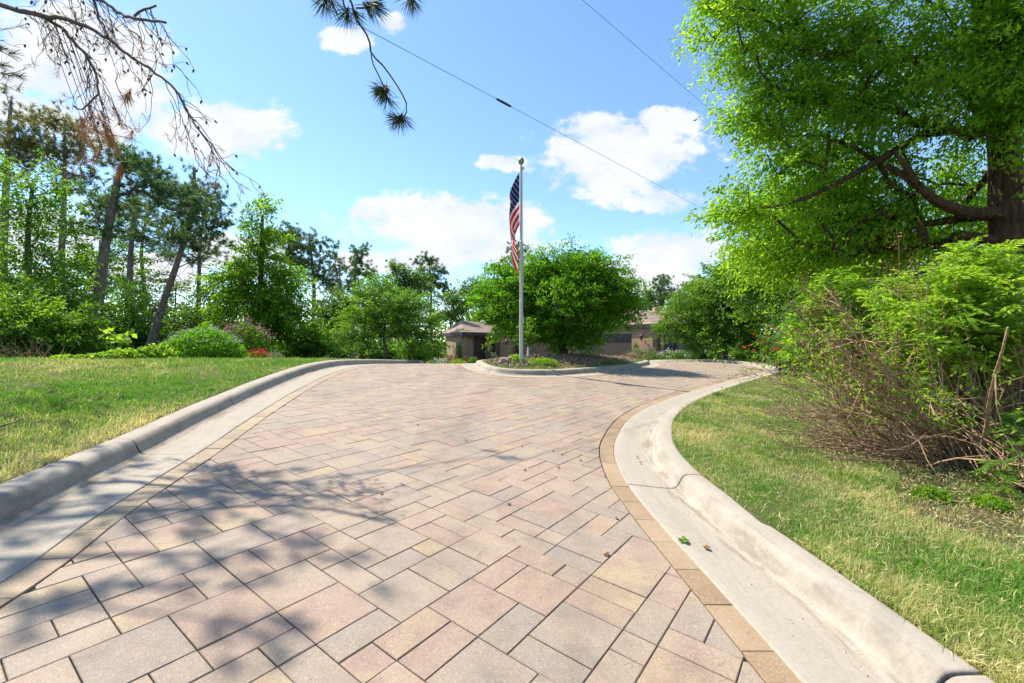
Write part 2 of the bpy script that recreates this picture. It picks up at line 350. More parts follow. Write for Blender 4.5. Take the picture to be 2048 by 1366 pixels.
br.inputs['Color1'].default_value = (.50, .315, .16, 1); br.inputs['Color2'].default_value = (.30, .165, .085, 1); br.inputs['Mortar'].default_value = (.42, .36, .28, 1)
c = t.mix(.5, br.outputs[0], t.mix(t.noise(t.pos(), 5, 5), (.6, .6, .6), (1.4, 1.4, 1.4)), 'MULTIPLY')
t.L.new(c, b.inputs['Base Color']); b.inputs['Roughness'].default_value = .85
t.L.new(t.bump(t.m('SUBTRACT', 1.0, br.outputs[1]), .8, .015), b.inputs['Normal']); M['brick'] = m
M['shingle'] = plain('shingle', (.28, .195, .145), .85, 0, .35, 3, .01)
M['fascia'] = plain('fascia_paint', (.045, .036, .034), .6)
M['glass'] = plain('window_glass', (.012, .016, .02), .08, 0, .2, 2, 0, .6)
M['taupe'] = plain('taupe_paint', (.60, .475, .385), .65, 0, .06)
M['trim'] = plain('dark_trim', (.075, .055, .048), .6)
M['redlamp'] = plain('red_lantern', (.22, .025, .02), .5)
M['steel'] = plain('brushed_pole', (.48, .47, .44), .5, .35, .1)
M['gold'] = plain('ball_finial', (.34, .27, .17), .38, .6)
M['rope'] = plain('rope', (.6, .58, .53), .8)
M['wire'] = plain('wire', (.035, .035, .04), .6)
M['rock'] = plain('rock', (.30, .235, .185), .9, 0, .4, 5, .03)
M['white'] = plain('white_paint', (.75, .74, .71), .6)
M['concrete'] = plain('concrete', (.45, .42, .38), .85)
# ------------------------------------------------------------------ ground sheet
xs = np.unique(np.r_[np.array([-3000, -1200, -500, -240, -120, -80, -60, -48, -40, -34, -28, -24, -20, -17]), np.arange(-15, 14.01, .125), np.array([15, 17, 20, 24, 28, 34, 42, 55, 80, 130, 260, 600, 1400, 3000])])
ys = np.unique(np.r_[np.array([-400, -120, -40, -15, -6, -3, -1, 0]), np.arange(.5, 27.01, .125), np.array([28, 30, 32, 35, 38, 42, 47, 54, 64, 80, 110, 160, 260, 500, 1000, 2000, 4000])])
GX, GY = np.meshgrid(xs, ys); Q = np.stack([GX.ravel(), GY.ravel()], 1)
def lift_at(Q):
    a, b_, c = lawn_sd(Q)
    far = (Q[:, 1] > 26) | (np.abs(Q[:, 0]) > 20)
    outer = np.maximum(a, b_)
    lift = np.where(outer > .60, .122, -.07)
    lift = np.where(c > .58, .118+.44*np.clip((c-.6)/2.2, 0, 1)**1.3*np.clip((2.8-(c-.6))/2, .75, 1), lift)
    lift = np.where(Q[:, 1] > 26.5, np.where((Q[:, 0] > -4) & (Q[:, 0] < 7), -.05, .08), lift)
    return lift
lf = lift_at(Q)
def GZ(x, y):
    q = np.stack([np.atleast_1d(np.asarray(x, float)), np.atleast_1d(np.asarray(y, float))], 1); return Hf(q[:, 0], q[:, 1])+lift_at(q)
def gz(x, y): return float(GZ(x, y)[0])
bumpn = .02*np.sin(Q[:, 0]*1.7+1)*np.sin(Q[:, 1]*1.3)+.012*np.sin(Q[:, 0]*4.1)*np.cos(Q[:, 1]*3.7)
Z = Hf(Q[:, 0], Q[:, 1])+lf+np.where(lf > 0, bumpn*.6, 0)
nx, ny = len(xs), len(ys); ii = (np.arange(ny-1)[:, None]*nx+np.arange(nx-1)[None]).ravel()
mb = MB(); mb.add(np.c_[Q, Z], quad=np.stack([ii, ii+1, ii+nx+1, ii+nx], 1))
tag(mb.build('ground', M['soil'], smooth=True), 'sloping grassy ground under lawns, trees and house', 'ground', kind='structure')
# ------------------------------------------------------------------ driveway
mb = MB()
gxs = np.arange(-9, 13.01, .25); gys = np.arange(-3, 30.01, .25); A_, B_ = np.meshgrid(gxs, gys); q = np.stack([A_.ravel(), B_.ravel()], 1)
a, b_, c = lawn_sd(q); n_ = len(gxs)
ok = ((np.maximum(a, b_) < .3) & (c < .3)).reshape(len(gys), n_)
cell = ok[:-1, :-1] & ok[1:, :-1] & ok[:-1, 1:] & ok[1:, 1:]
iy, ix = np.nonzero(cell); i0 = iy*n_+ix
mb.add(np.c_[q, Hf(q[:, 0], q[:, 1])-.017], quad=np.stack([i0, i0+1, i0+n_+1, i0+n_], 1))
drive = tag(mb.build('driveway', M['joint']), 'paved driveway of mixed tan, pink and grey concrete pavers', 'driveway', kind='structure')
BW = .163
Lin = LEFT-normals(LEFT)*(BW+.006); Rin = RIGHT+normals(RIGHT)*(BW+.006); Iin = ISLE-normals(ISLE, True)*(BW+.006)
UA = np.array([.5848, .8112]); UB = np.array([-.8112, .5848]); O0 = np.array([0.0, 2.56])
U = .164
def clip(poly, p, n):
    out = []; k = len(poly)
    for i in range(k):
        a, b = poly[i], poly[(i+1) % k]; da, db = np.dot(a-p, n), np.dot(b-p, n)
        if da >= 0: out.append(a)
        if (da >= 0) != (db >= 0): out.append(a+(b-a)*da/(da-db))
    return np.array(out)
def inset(poly, dd):
    k = len(poly); out = []
    e = np.roll(poly, -1, 0)-poly; L = np.linalg.norm(e, axis=1)
    if L.min() < 1e-5: return None
    e = e/L[:, None]; n = np.stack([-e[:, 1], e[:, 0]], 1)
    for i in range(k):
        j = i-1; p1 = poly[j]+n[j]*dd; p2 = poly[i]+n[i]*dd; cr = e[j][0]*e[i][1]-e[j][1]*e[i][0]
        if abs(cr) < 1e-4: out.append(p2); continue
        t_ = ((p2-p1)[0]*e[i][1]-(p2-p1)[1]*e[i][0])/cr; out.append(p1+e[j]*t_)
    return np.array(out)
def area(p): return .5*np.sum(p[:, 0]*np.roll(p[:, 1], -1)-p[:, 1]*np.roll(p[:, 0], -1))
def dedupe(p):
    keep = [i for i in range(len(p)) if np.linalg.norm(p[i]-p[i-1]) > .004]; return p[keep]
pieces = []
# random three-size laying pattern
n1_, n2_ = 260, 260; occ = np.zeros((n1_, n2_), bool); rr = random.Random(21)
def lay(i, j, sz):
    if i+sz[0] > n1_ or j+sz[1] > n2_ or occ[i:i+sz[0], j:j+sz[1]].any(): return
    w_ = O0+((i-60)*UA+(j-130)*UB)*U
    if not (-5.3 < w_[0] < 12.8 and -.9 < w_[1] < 25.3): occ[i:i+sz[0], j:j+sz[1]] = True; return
    occ[i:i+sz[0], j:j+sz[1]] = True
    pieces.append(np.array([w_, w_+UA*sz[0]*U, w_+UA*sz[0]*U+UB*sz[1]*U, w_+UB*sz[1]*U]))
cells = [(i, j) for i in range(n1_) for j in range(n2_)]; rr.shuffle(cells)
for q_, (i, j) in enumerate(cells):                # large squares and bricks dropped in any order, small ones fill up
    x = rr.random(); lay(i, j, (2, 2) if x < .60 else ((2, 1) if x < .84 else (1, 2)))
for i, j in cells: lay(i, j, (2, 2))
for i, j in cells: lay(i, j, (2, 1) if (i+j) % 3 else (1, 2))
for i, j in cells: lay(i, j, (1, 2)); lay(i, j, (2, 1))
for i, j in cells: lay(i, j, (1, 1))
cen = np.array([p.mean(0) for p in pieces])
def keep_clip(pieces, cen):
    out = []
    sl_, nl_, ml_ = sdist(cen, Lin); sr_, nr_, mr_ = sdist(cen, Rin); si_, ni_, mi_ = sdist(cen, Iin)
    for k, p in enumerate(pieces):
        if sl_[k] > .26 or sr_[k] < -.26 or si_[k] > .26: continue
        v_ = .8*cen[k][1]-.6*cen[k][0]
        if v_ > 14.5 and cen[k][0] < 4.5: continue
        if sl_[k] > -.3: p = clip(p, nl_[k], -ml_[k])
        if len(p) > 2 and sr_[k] < .3: p = clip(p, nr_[k], mr_[k])
        if len(p) > 2 and si_[k] > -.3: p = clip(p, ni_[k], -mi_[k])
        if len(p) < 3: continue
        p = dedupe(p)
        if len(p) > 2 and area(p) > .0012: out.append((p, 'paver'))
    return out
P_all = keep_clip(pieces, cen)
def border(path, side, closed=False, smax=None):
    n = normals(path, closed); s = np.r_[0, np.cumsum(np.linalg.norm(np.diff(path, axis=0), axis=1))]
    L = .338; k = int(s[-1]/L); out = []
    f = lambda x, o: np.array([np.interp(x, s, path[:, j]+side*n[:, j]*o) for j in (0, 1)])
    for i in range(k):
        a0, a1 = i*s[-1]/k, (i+1)*s[-1]/k
        p = np.array([f(a0, .003), f((a0+a1)/2, .003), f(a1, .003), f(a1, BW), f((a0+a1)/2, BW), f(a0, BW)])
        if area(p) < 0: p = p[::-1]
        if p[:, 1].max() < 26 and p[:, 1].min() > -.5: out.append((p, 'border_paver'))
    return out
P_all += [(p, 'border_paver_l') for p, _ in border(LEFT, -1)]+border(RIGHT, 1)+border(ISLE, -1, True)
def piece_mesh(p):
    """bottom, shoulder and worn top ring of one stone"""
    a = inset(p, .0025); 
    if a is None or area(a) < .0006: return None
    b = inset(p, .0052)
    if b is None or area(b) < area(a)*.3: b = a.mean(0)+(a-a.mean(0))*.93
    k = len(p); c = p.mean(0); dz = rng.normal(0, .0011); tx, ty = rng.normal(0, .002, 2)
    b = b+rng.normal(0, .0009, b.shape)
    zz = lambda q: Hf(q[:, 0], q[:, 1])+dz+(q-c)@np.array([tx, ty])
    v = np.vstack([np.c_[a, zz(a)-.045], np.c_[a, zz(a)-.0035], np.c_[b, zz(b)], [[c[0], c[1], float(Hf(*c))+dz]]])
    i = np.arange(k); j = (i+1) % k
    qd = np.vstack([np.stack([i, j, k+j, k+i], 1), np.stack([k+i, k+j, 2*k+j, 2*k+i], 1)])
    tr = np.stack([2*k+i, 2*k+j, np.full(k, 3*k)], 1)
    return v, tr, qd, np.append(c, float(Hf(*c)))
vis = []
for k, (p, kind) in enumerate(P_all):
    c = p.mean(0)
    if c[1] < .8: vis.append(0); continue
    px = CX+c[0]/c[1]*F; py = HY+(EYE-hz(*c))/c[1]*F
    vis.append(abs(area(p))/c[1]**3 if (-60 < px < 2100 and py < 1420) else 0)
left_b = {k for k, (p, kd) in enumerate(P_all) if kd == 'border_paver_l'}; P_all = [(p, 'border_paver' if kd == 'border_paver_l' else kd) for p, kd in P_all]
order = np.argsort(-np.array(vis)); cnt = {'paver': 0, 'border_paver': 0}; lim = {'paver': 300, 'border_paver': 110}
rest = {'paver': MB(), 'border_paver': MB()}
for k in order:
    p, kind = P_all[k]; r_ = piece_mesh(p)
    if r_ is None: continue
    v, tr, qd, c = r_; a = (.5+(rng.random()-.5)*.9, rng.random(), rng.random(), 1)
    if cnt[kind] < lim[kind] and vis[k] > 0:
        if k in left_b: a = (.85+.3*rng.random(), 0, a[2], 1)
        cnt[kind] += 1; mb = MB(); mb.add(v, tri=tr, quad=qd, a=a)
        mb.build(kind, M['paver' if kind == 'paver' or k in left_b else 'border'], drive, origin=c)
    else: rest[kind].add(v, tri=tr, quad=qd, a=a)
o = rest['paver'].build('far_paving', M['paver'], drive); o['kind'] = 'stuff'
o = rest['border_paver'].build('far_border_paving', M['border'], drive); o['kind'] = 'stuff'
# ------------------------------------------------------------------ kerbs with gutter
PROF = np.array([(0, -.10), (0, .001), (.012, .003), (.12, -.002), (.24, -.007), (.34, -.010), (.40, -.008), (.428, .000), (.448, .016), (.464, .042), (.478, .078), (.492, .110),
                 (.508, .130), (.526, .143), (.552, .150), (.60, .153), (.665, .153), (.682, .149), (.69, .12), (.69, -.10)])
PROF[:, 1] = np.where(PROF[:, 1] > 0, PROF[:, 1]*.87, PROF[:, 1])
def kerb(name, path, side, joints, label, closed=False, gw=0):
    n = normals(path, closed)*side; s = np.r_[0, np.cumsum(np.linalg.norm(np.diff(path, axis=0), axis=1))]
    root = None; js = sorted(joints); prof = PROF.copy()
    if gw: prof[prof[:, 0] > .3, 0] += gw
    for i in range(len(js)-1):
        s0, s1 = js[i]+.009, js[i+1]-.009; m_ = max(2, int((s1-s0)/.09)); ss = np.unique(np.r_[s0, s0+.006, np.linspace(s0+.02, s1-.02, m_), s1-.006, s1])
        px_, py_, nx_, ny_ = (np.interp(ss, s, arr) for arr in (path[:, 0], path[:, 1], n[:, 0], n[:, 1]))
        k = len(prof); ln = len(ss)
        X = px_[:, None]+nx_[:, None]*prof[None, :, 0]; Y = py_[:, None]+ny_[:, None]*prof[None, :, 0]
        edge = np.ones(ln); edge[0] = edge[-1] = 0
        zz = prof[None, :, 1]+.0015*np.sin(ss*3.1)[:, None]-(1-edge)[:, None]*.009*(prof[None, :, 1] > -.05)
        Zz = Hf(X, Y)+zz
        v = np.stack([X, Y, Zz], -1).reshape(-1, 3); at = np.zeros((ln*k, 4)); at[:, 0] = np.tile(PROF[:, 0], ln); at[:, 1] = np.repeat(ss, k)
        I = np.arange(ln-1)[:, None]*k+np.arange(k-1)[None]; I = I.ravel()
        qd = np.stack([I, I+1, I+k+1, I+k], 1)
        if side < 0: qd = qd[:, ::-1]
        # end caps: strips down to the underside
        caps = []; low = []
        for e, base in ((0, 0), (1, (ln-1)*k)):
            b0 = ln*k+len(low); 
            for j in range(k): p_ = v[base+j].copy(); p_[2] = Hf(p_[0], p_[1])-.1; low.append(p_)
            caps += [(base+j, base+j+1, b0+j+1, b0+j) for j in range(1, k-2)]
        v = np.vstack([v, low]); at = np.vstack([at, np.tile(at[:k], (2, 1))]); qd = np.vstack([qd, caps]); tr = None
        mb = MB(); mb.add(v, tri=tr, quad=qd[:, ::-1], a=at)
        c = v.mean(0)
        if root is None:
            root = empty(name, (px_[0], py_[0], hz(px_[0], py_[0])), label, 'kerb'); root['kind'] = 'structure'
        mb.build('kerb_section', M['kerb'], root, smooth=True, origin=c)
    return root
def arc(path, y): 
    s = np.r_[0, np.cumsum(np.linalg.norm(np.diff(path, axis=0), axis=1))]; return float(s[np.abs(path[:, 1]-y).argmin()])
Ls = np.r_[0, np.cumsum(np.linalg.norm(np.diff(LEFT, axis=0), axis=1))][-1]; Rs = np.r_[0, np.cumsum(np.linalg.norm(np.diff(RIGHT, axis=0), axis=1))][-1]
Is = np.r_[0, np.cumsum(np.linalg.norm(np.diff(ISLE, axis=0), axis=1))][-1]
kerb('left_kerb', LEFT, 1, [0, arc(LEFT, -.2), arc(LEFT, 1.9), arc(LEFT, 4.27), arc(LEFT, 6.4), arc(LEFT, 8.7), arc(LEFT, 11.0), arc(LEFT, 13.4), arc(LEFT, 16), Ls], 'rolled concrete kerb and gutter along the wide lawn')
j0 = arc(RIGHT, 7.0)
kerb('right_kerb', RIGHT, -1, [0, arc(RIGHT, -.8), arc(RIGHT, 1.78), arc(RIGHT, 4.22), j0]+[j0+2.6*i for i in range(1, 11)]+[Rs], 'curving concrete kerb and gutter beside the twiggy shrub')
kerb('island_kerb', ISLE, 1, [.02]+[.02+(Is-.04)*i/11 for i in range(1, 12)], 'concrete kerb ringing the planted island', closed=True, gw=-.03)
# ------------------------------------------------------------------ plants: generators
def unit(v): return v/(np.linalg.norm(v, axis=-1, keepdims=True)+1e-9)
def leaves(mb, C, size, axis=None, up=.7, wid=.5, tint=None, droop=.15, fold=.18):
    """one folded rhombic leaf at each point of C"""
    n = len(C); size = np.broadcast_to(size, (n,))*rng.uniform(.65, 1.25, n)
    ax = unit(rng.normal(size=(n, 3))*(1 if axis is None else .55)+(0 if axis is None else axis)+np.array([0, 0, -droop]))
    nn = unit(rng.normal(size=(n, 3))+np.array([0, 0, up*1.6])); sd = unit(np.cross(ax, nn)); nn = np.cross(sd, ax)
    L = size[:, None]; wv = L*wid*.5
    v = np.stack([C-ax*L*.5, C+sd*wv+nn*L*fold*.5-ax*L*.05, C+ax*L*.5-nn*L*.08, C-sd*wv+nn*L*fold*.5-ax*L*.05], 1)
    ti = np.clip(rng.beta(2.2, 2.6, n) if tint is None else tint+rng.normal(0, .15, n), 0, 1)
    a = np.repeat(np.stack([ti, ti, ti, np.ones(n)], 1), 4, 0)
    mb.add(v.reshape(-1, 3), quad=np.arange(n*4).reshape(-1, 4), a=a)
def needles(mb, C, D, L=.14, wd=.006, n=24, spread=.9, tint=None, back=.12):
    """tufts of needles at points C heading along D"""
    k = len(C); D = unit(D)
    base = np.repeat(C, n, 0)-np.repeat(D, n, 0)*(rng.random((k*n, 1))*back)
    dr = unit(np.repeat(D, n, 0)+rng.normal(size=(k*n, 3))*spread*.62)
    Ln = (np.broadcast_to(L, (k,)).repeat(n)*rng.uniform(.7, 1.15, k*n))[:, None]
    sd = unit(np.cross(dr, rng.normal(size=(k*n, 3))))*wd*.5
    v = np.stack([base-sd, base+sd, base+dr*Ln*.62+sd*.8+np.array([0, 0, -.03])*Ln, base+dr*Ln+np.array([0, 0, -.1])*Ln], 1)
    ti = np.clip((rng.beta(2, 2.4, k*n) if tint is None else tint+rng.normal(0, .16, k*n)), 0, 1)
    mb.add(v.reshape(-1, 3), quad=np.arange(k*n*4).reshape(-1, 4), a=np.repeat(np.stack([ti, ti, ti, ti], 1), 4, 0))
def skeleton(trunk, tips, rtip, expo=.5, wig=.06, rise=0.0, minz=None):
    """join every tip to the nearest thicker wood; returns chains (points, radii)"""
    trunk = np.asarray(trunk, float); nodes = [p for p in trunk]; par = [-1]+list(range(len(trunk)-1)); base_n = len(trunk)
    axis_d = [np.abs(trunk-t).sum(1).min() for t in tips]
    chains = []; start = max(1, int(base_n*.3))
    for i in np.argsort(axis_d):
        t = tips[i]; arr = np.array(nodes[start:]); df = t-arr; dist = np.linalg.norm(df, axis=1)
        pen = dist+.55*np.maximum(0, arr[:, 2]-t[2]+.35*np.linalg.norm(df[:, :2], axis=1)*(1 if rise >= 0 else -.4))
        j = int(pen.argmin())+start; p0 = nodes[j]; L = np.linalg.norm(t-p0); m_ = max(2, min(5, int(L/.35)+1))
        idx = [j]; last = j
        for s in range(1, m_+1):
            f = s/m_; q = p0+(t-p0)*f+np.array([0, 0, rise*L*math.sin(math.pi*f)])+(rng.normal(0, wig*L/m_, 3) if s < m_ else 0)
            nodes.append(q); par.append(last); last = len(nodes)-1; idx.append(last)
        chains.append(idx)
    cnt_ = np.zeros(len(nodes)); 
    for ch in chains: cnt_[ch[-1]] += 1
    for k in range(len(nodes)-1, 0, -1): cnt_[par[k]] += cnt_[k]
    rad = rtip*np.maximum(cnt_, 1)**expo
    return nodes, chains, rad
def blob_points(blobs, n, inner=.35):
    vol = np.array([b[3]*b[4]*b[5] for b in blobs])**.75; pk = rng.choice(len(blobs), n, p=vol/vol.sum()); out = np.zeros((n, 3))
    for i, k in enumerate(pk):
        b = blobs[k]; dr = unit(rng.normal(size=3)); rad = inner+(1-inner)*rng.random()**.6
        out[i] = np.array(b[:3])+dr*rad*np.array(b[3:6])
    return out
def pblob(px, py, Y, rx, ry, dep=None, dy=0):
    c = WP(px, py, Y); return (c[0], c[1]+dy, c[2], rx/F*Y, (dep if dep else (rx/F*Y)*.9), ry/F*Y)
DEN = 1.75
def decid(name, label, trunk, rtrunk, blobs, nclump, per, leaf, mat, cat='tree', cr=None, group=None, rtip=.006, wid=.5, bark='bark', flat=.6, extra=None, up=.7, inner=.35, expo=.5, tints=None):
    per = int(per*DEN); leaf = leaf*1.1
    trunk = np.asarray(trunk, float); root = empty(name, trunk[0], label, cat, group)
    tips = blob_points(blobs, nclump, inner); tips = tips[tips[:, 2] > trunk[0, 2]+.1]
    nodes, chains, rad = skeleton(trunk, tips, rtip, expo, .035)
    mb = MB(); nt_ = len(trunk); tr = np.maximum(np.interp(np.linspace(0, 1, nt_), [0, .08, 1], [rtrunk*1.25, rtrunk, rtrunk*.35]), 0)
    tr = np.maximum(tr, np.minimum(rad[:nt_], tr*1.0)); mb.tube(trunk, tr, 18 if rtrunk > .2 else 10)
    for ch in chains:
        r_ = np.minimum(rad[ch], tr[min(ch[0], nt_-1)]*.75 if ch[0] < nt_ else 9); r_[0] = min(rad[ch[0]], r_[1]*1.2)
        mb.tube(np.array([nodes[i] for i in ch]), r_, 5 if r_.max() > .02 else 3, cap=False)
    mb.build('trunk', M[bark], root, smooth=True, origin=trunk[0])
    mb = MB(); n = len(tips); cr = cr or leaf*3.2
    C = np.repeat(tips, per, 0); ax0 = trunk[min(len(trunk)-1, int(len(trunk)*.6))]
    dv = tips-ax0; dv[:, 2] *= .35; dv = unit(dv+rng.normal(0, .35, dv.shape)*np.linalg.norm(dv, axis=1, keepdims=True)+1e-3); dv = dv.repeat(per, 0)
    q_ = rng.uniform(-1, 1, (len(C), 1)); sz_ = rng.uniform(.6, 1.4, (n, 1)).repeat(per, 0)
    off = dv*q_*cr*1.25*sz_+rng.normal(size=C.shape)*np.array([1, 1, flat])*cr*.30*sz_*(1.15-.5*q_); off[:, 2:] -= .28*cr*sz_*np.maximum(q_, 0)**2
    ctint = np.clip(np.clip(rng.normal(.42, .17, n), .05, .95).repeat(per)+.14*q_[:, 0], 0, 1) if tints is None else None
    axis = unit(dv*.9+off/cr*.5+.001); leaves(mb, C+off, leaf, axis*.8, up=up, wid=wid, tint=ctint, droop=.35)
    if extra: extra(mb, tips)
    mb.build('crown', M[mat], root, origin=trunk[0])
    return root
def pine(name, label, trunk, r0, r1, blobs, ntuft, L, wd, nn, mat='needle', group=None, dead=0, rtip=.010, rise=.08, cr=.22, inner=.25, per=4):
    trunk = np.asarray(trunk, float); root = empty(name, trunk[0], label, 'tree', group)
    tips = blob_points(blobs, ntuft, inner); nodes, chains, rad = skeleton(trunk, tips, rtip, .45, .08, rise)
    mb = MB(); nt_ = len(trunk); tr = np.linspace(r0, r1, nt_); tr[0] *= 1.15; mb.tube(trunk, tr, 9)
    for ch in chains:
        r_ = np.minimum(rad[ch], .09); r_[0] = r_[1]*1.2; mb.tube(np.array([nodes[i] for i in ch]), r_, 4, cap=False)
    H_ = trunk[-1]-trunk[0]
    for _ in range(dead):                       # bare snags below the crown
        f = rng.uniform(.15, .75); k = f*(nt_-1); i = int(k); p = trunk[i]+(trunk[min(i+1, nt_-1)]-trunk[i])*(k-i); an = rng.uniform(0, 6.28); ln = rng.uniform(.5, 1.9)
        dd = np.array([math.cos(an), math.sin(an)*.6, rng.uniform(-.25, .35)]); pts = [p+dd*ln*s+np.array([0, 0, .12*math.sin(s*5)*ln])+rng.normal(0, .03, 3)*s for s in np.linspace(0, 1, 5)]
        mb.tube(pts, np.linspace(.026, .006, 5), 4, cap=False)
        for s in (2, 3, 4):
            q = pts[s]; d2 = unit(dd+rng.normal(0, .7, 3))*rng.uniform(.2, .6); mb.tube([q, q+d2*.5+rng.normal(0, .02, 3), q+d2], [.009, .006, .003], 3, cap=False)
    mb.build('trunk', M['bark_pine'], root, smooth=True, origin=trunk[0])
    par = np.array([nodes[ch[-2]] for ch in chains]); tip = np.array([nodes[ch[-1]] for ch in chains]); D = unit(tip-par)
    C = np.repeat(tip, per, 0)+rng.normal(size=(len(tip)*per, 3))*cr*np.array([1, 1, .55]); DD = unit(np.repeat(D, per, 0)*.7+rng.normal(size=(len(C), 3))*.55+np.array([0, 0, .5]))
    mb = MB(); nn = int(nn*1.5); wd = wd*1.25; ct = np.clip(rng.normal(.42, .2, len(C)), 0, 1).repeat(nn); needles(mb, C, DD, L, wd, nn, .95, ct)
    mb.build('crown', M[mat], root, origin=trunk[0])
    return root
def ptrunk(pts, Y, y2=None, sink=.15):
    n = len(pts); P = np.array([WP(px, py, Y+(0 if y2 is None else (y2-Y)*i/(n-1))) for i, (px, py) in enumerate(pts)])
    g = gz(P[0, 0], P[0, 1]); d0 = P[0].copy(); d0[2] = g-sink
    P = np.vstack([d0, P[P[:, 2] > g+.1]])
    return catmull(P, max(.18, np.linalg.norm(P[-1]-P[0])/14))
# ------------------------------------------------------------------ house
def uv_box(o, scale=1.0):
    me = o.data; uvl = me.uv_layers.new(name='UVMap')
    for p in me.polygons:
        n = p.normal; 
        for li in p.loop_indices:
            v = me.vertices[me.loops[li].vertex_index].co
            t_ = Vector((-n.y, n.x, 0)); 
            if t_.length < .1: u_, w_ = v.x, v.y
            else: t_.normalize(); u_, w_ = v.dot(t_), v.z
            uvl.data[li].uv = (u_*scale, w_*scale)
def wallseg(name, p0, p1, z0, z1, th, mat, parent, out=0.0, uv=False, bev=0):
    p0, p1 = np.array(p0, float), np.array(p1, float); d_ = unit(p1-p0); n = np.array([d_[1], -d_[0]])       # n points towards the camera for left-to-right walls
    a, b = p0+n*out, p1+n*out
    v = [(*a, z0), (*b, z0), (*(b-n*th), z0), (*(a-n*th), z0), (*a, z1), (*b, z1), (*(b-n*th), z1), (*(a-n*th), z1)]
    mb = MB(); mb.add(v, quad=[(0, 1, 5, 4), (1, 2, 6, 5), (2, 3, 7, 6), (3, 0, 4, 7), (4, 5, 6, 7), (3, 2, 1, 0)])
    o = mb.build(name, mat, parent)
    if uv: uv_box(o)
    return o
def roof_part(name, polys, th, mat, parent):
    mb = MB()
    for P in polys:
        P = np.array(P, float); k = len(P); B = P-np.array([0, 0, th]); v = np.vstack([P, B]); i = np.arange(k); j = (i+1) % k
        tr = [(0, x, x+1) for x in range(1, k-1)]+[(k, k+x+1, k+x) for x in range(1, k-1)]
        mb.add(v, tri=tr, quad=np.stack([i, k+i, k+j, j], 1))
    return mb.build(name, mat, parent)
def lerp(a, b, t): return np.array(a, float)+(np.array(b, float)-np.array(a, float))*t
house = empty('house', (2.5, 36, -.35), 'low brick house with brown shingle roof and two garage doors behind the island', 'house')
A0 = np.array([PXY(893, 37.5), 37.5]); C0 = np.array([PXY(925, 34), 34.0]); B1 = np.array([PXY(947, 35.6), 35.6]); B2 = np.array([PXY(972, 37.2), 37.2]); B3 = np.array([PXY(990, 38.2), 38.2])
E0 = np.array([PXY(1000, 36.2), 36.2]); E1 = np.array([PXY(1023, 36.0), 36.0])
G0 = np.array([PXY(1026, 38.6), 38.6]); G1 = np.array([PXY(1268, 30.0), 30.0]); G2 = np.array([PXY(1305, 29.0), 29.0]); G3 = np.array([PXY(1400, 33.5), 33.5])
zb = -.45; ze = 1.98; zg = 2.42
wallseg('wall', A0, C0, zb, ze, .3, M['brick'], house, uv=True)
wallseg('wall', C0, B1, zb, ze, .3, M['brick'], house, uv=True)
# glazed entry bays between brick piers
def glazing(p0, p1, z0, z1, n, parent, frame='window'):
    fr = wallseg(frame, p0, p1, z0, z1, .12, M['trim'], parent, -.06)
    for i in range(n):
        a, b = lerp(p0, p1, (i+.10)/n), lerp(p0, p1, (i+.90)/n)
        wallseg('pane', a, b, z0+.12, z1-.10, .03, M['glass'], fr, -.045+.0)
    return fr
glazing(B1, B2, zb, ze-.02, 2, house)
wallseg('wall', B2, lerp(B2, B3, .55), zb, ze-.02, .3, M['brick'], house, uv=True)
glazing(lerp(B2, B3, .55), B3, zb, 1.75, 1, house, 'entry_door')
wallseg('wall', B3, B3+np.array([.9, .1]), zb, ze, .3, M['brick'], house, uv=True)
wallseg('wall', E0, E1, zb, 2.1, 1.2, M['brick'], house, uv=True)
# garage front: brick band, piers and two doors
Ld = np.linalg.norm(G1-G0)
segs = [(0, .03), (.49, .535), (.985, 1.0)]
for a, b in segs: wallseg('wall', lerp(G0, G1, a), lerp(G0, G1, b), zb, zg-.002, .35, M['brick'], house, uv=True)
wallseg('wall', lerp(G0, G1, .03), lerp(G0, G1, .49), 2.02, zg-.004, .35, M['brick'], house, uv=True)
wallseg('wall', lerp(G0, G1, .535), lerp(G0, G1, .985), 2.02, zg-.004, .35, M['brick'], house, uv=True)
wallseg('wall', G1, G2, zb, zg, .35, M['brick'], house, .004, uv=True)
wallseg('wall', G2, G3, zb, zg-.1, .3, M['brick'], house, uv=True)
def garage(a, b):
    fr = wallseg('garage_door', lerp(G0, G1, a), lerp(G0, G1, b), zb, 2.02, .08, M['trim'], house, -.06)
    n = 8
    for i in range(n):
        p, q = lerp(lerp(G0, G1, a), lerp(G0, G1, b), .02+.96*i/n+.0015), lerp(lerp(G0, G1, a), lerp(G0, G1, b), .02+.96*(i+1)/n-.0015)
        bd = wallseg('panel', p, q, zb, 1.90, .05, M['taupe'], fr, -.03)
        if i in (1, 2, 3, 4, 5, 6):
            pa, pb = lerp(p, q, .18), lerp(p, q, .82)
            for cx_ in (0, 1):
                for cz_ in (0, 1):
                    wallseg('pane', lerp(pa, pb, cx_*.53), lerp(pa, pb, cx_*.53+.47), 1.52+cz_*.17, 1.52+cz_*.17+.15, .02, M['glass'], fr, -.022)
    nrm = unit(G1-G0); nrm = np.array([nrm[1], -nrm[0]])
    c = lerp(lerp(G0, G1, a), lerp(G0, G1, b), .5)-nrm*.0
    mb = MB(); mb.box((c[0], c[1], .95), (.05, .05, .16)); mb.build('handle', M['trim'], fr)
garage(.03, .49); garage(.535, .985)
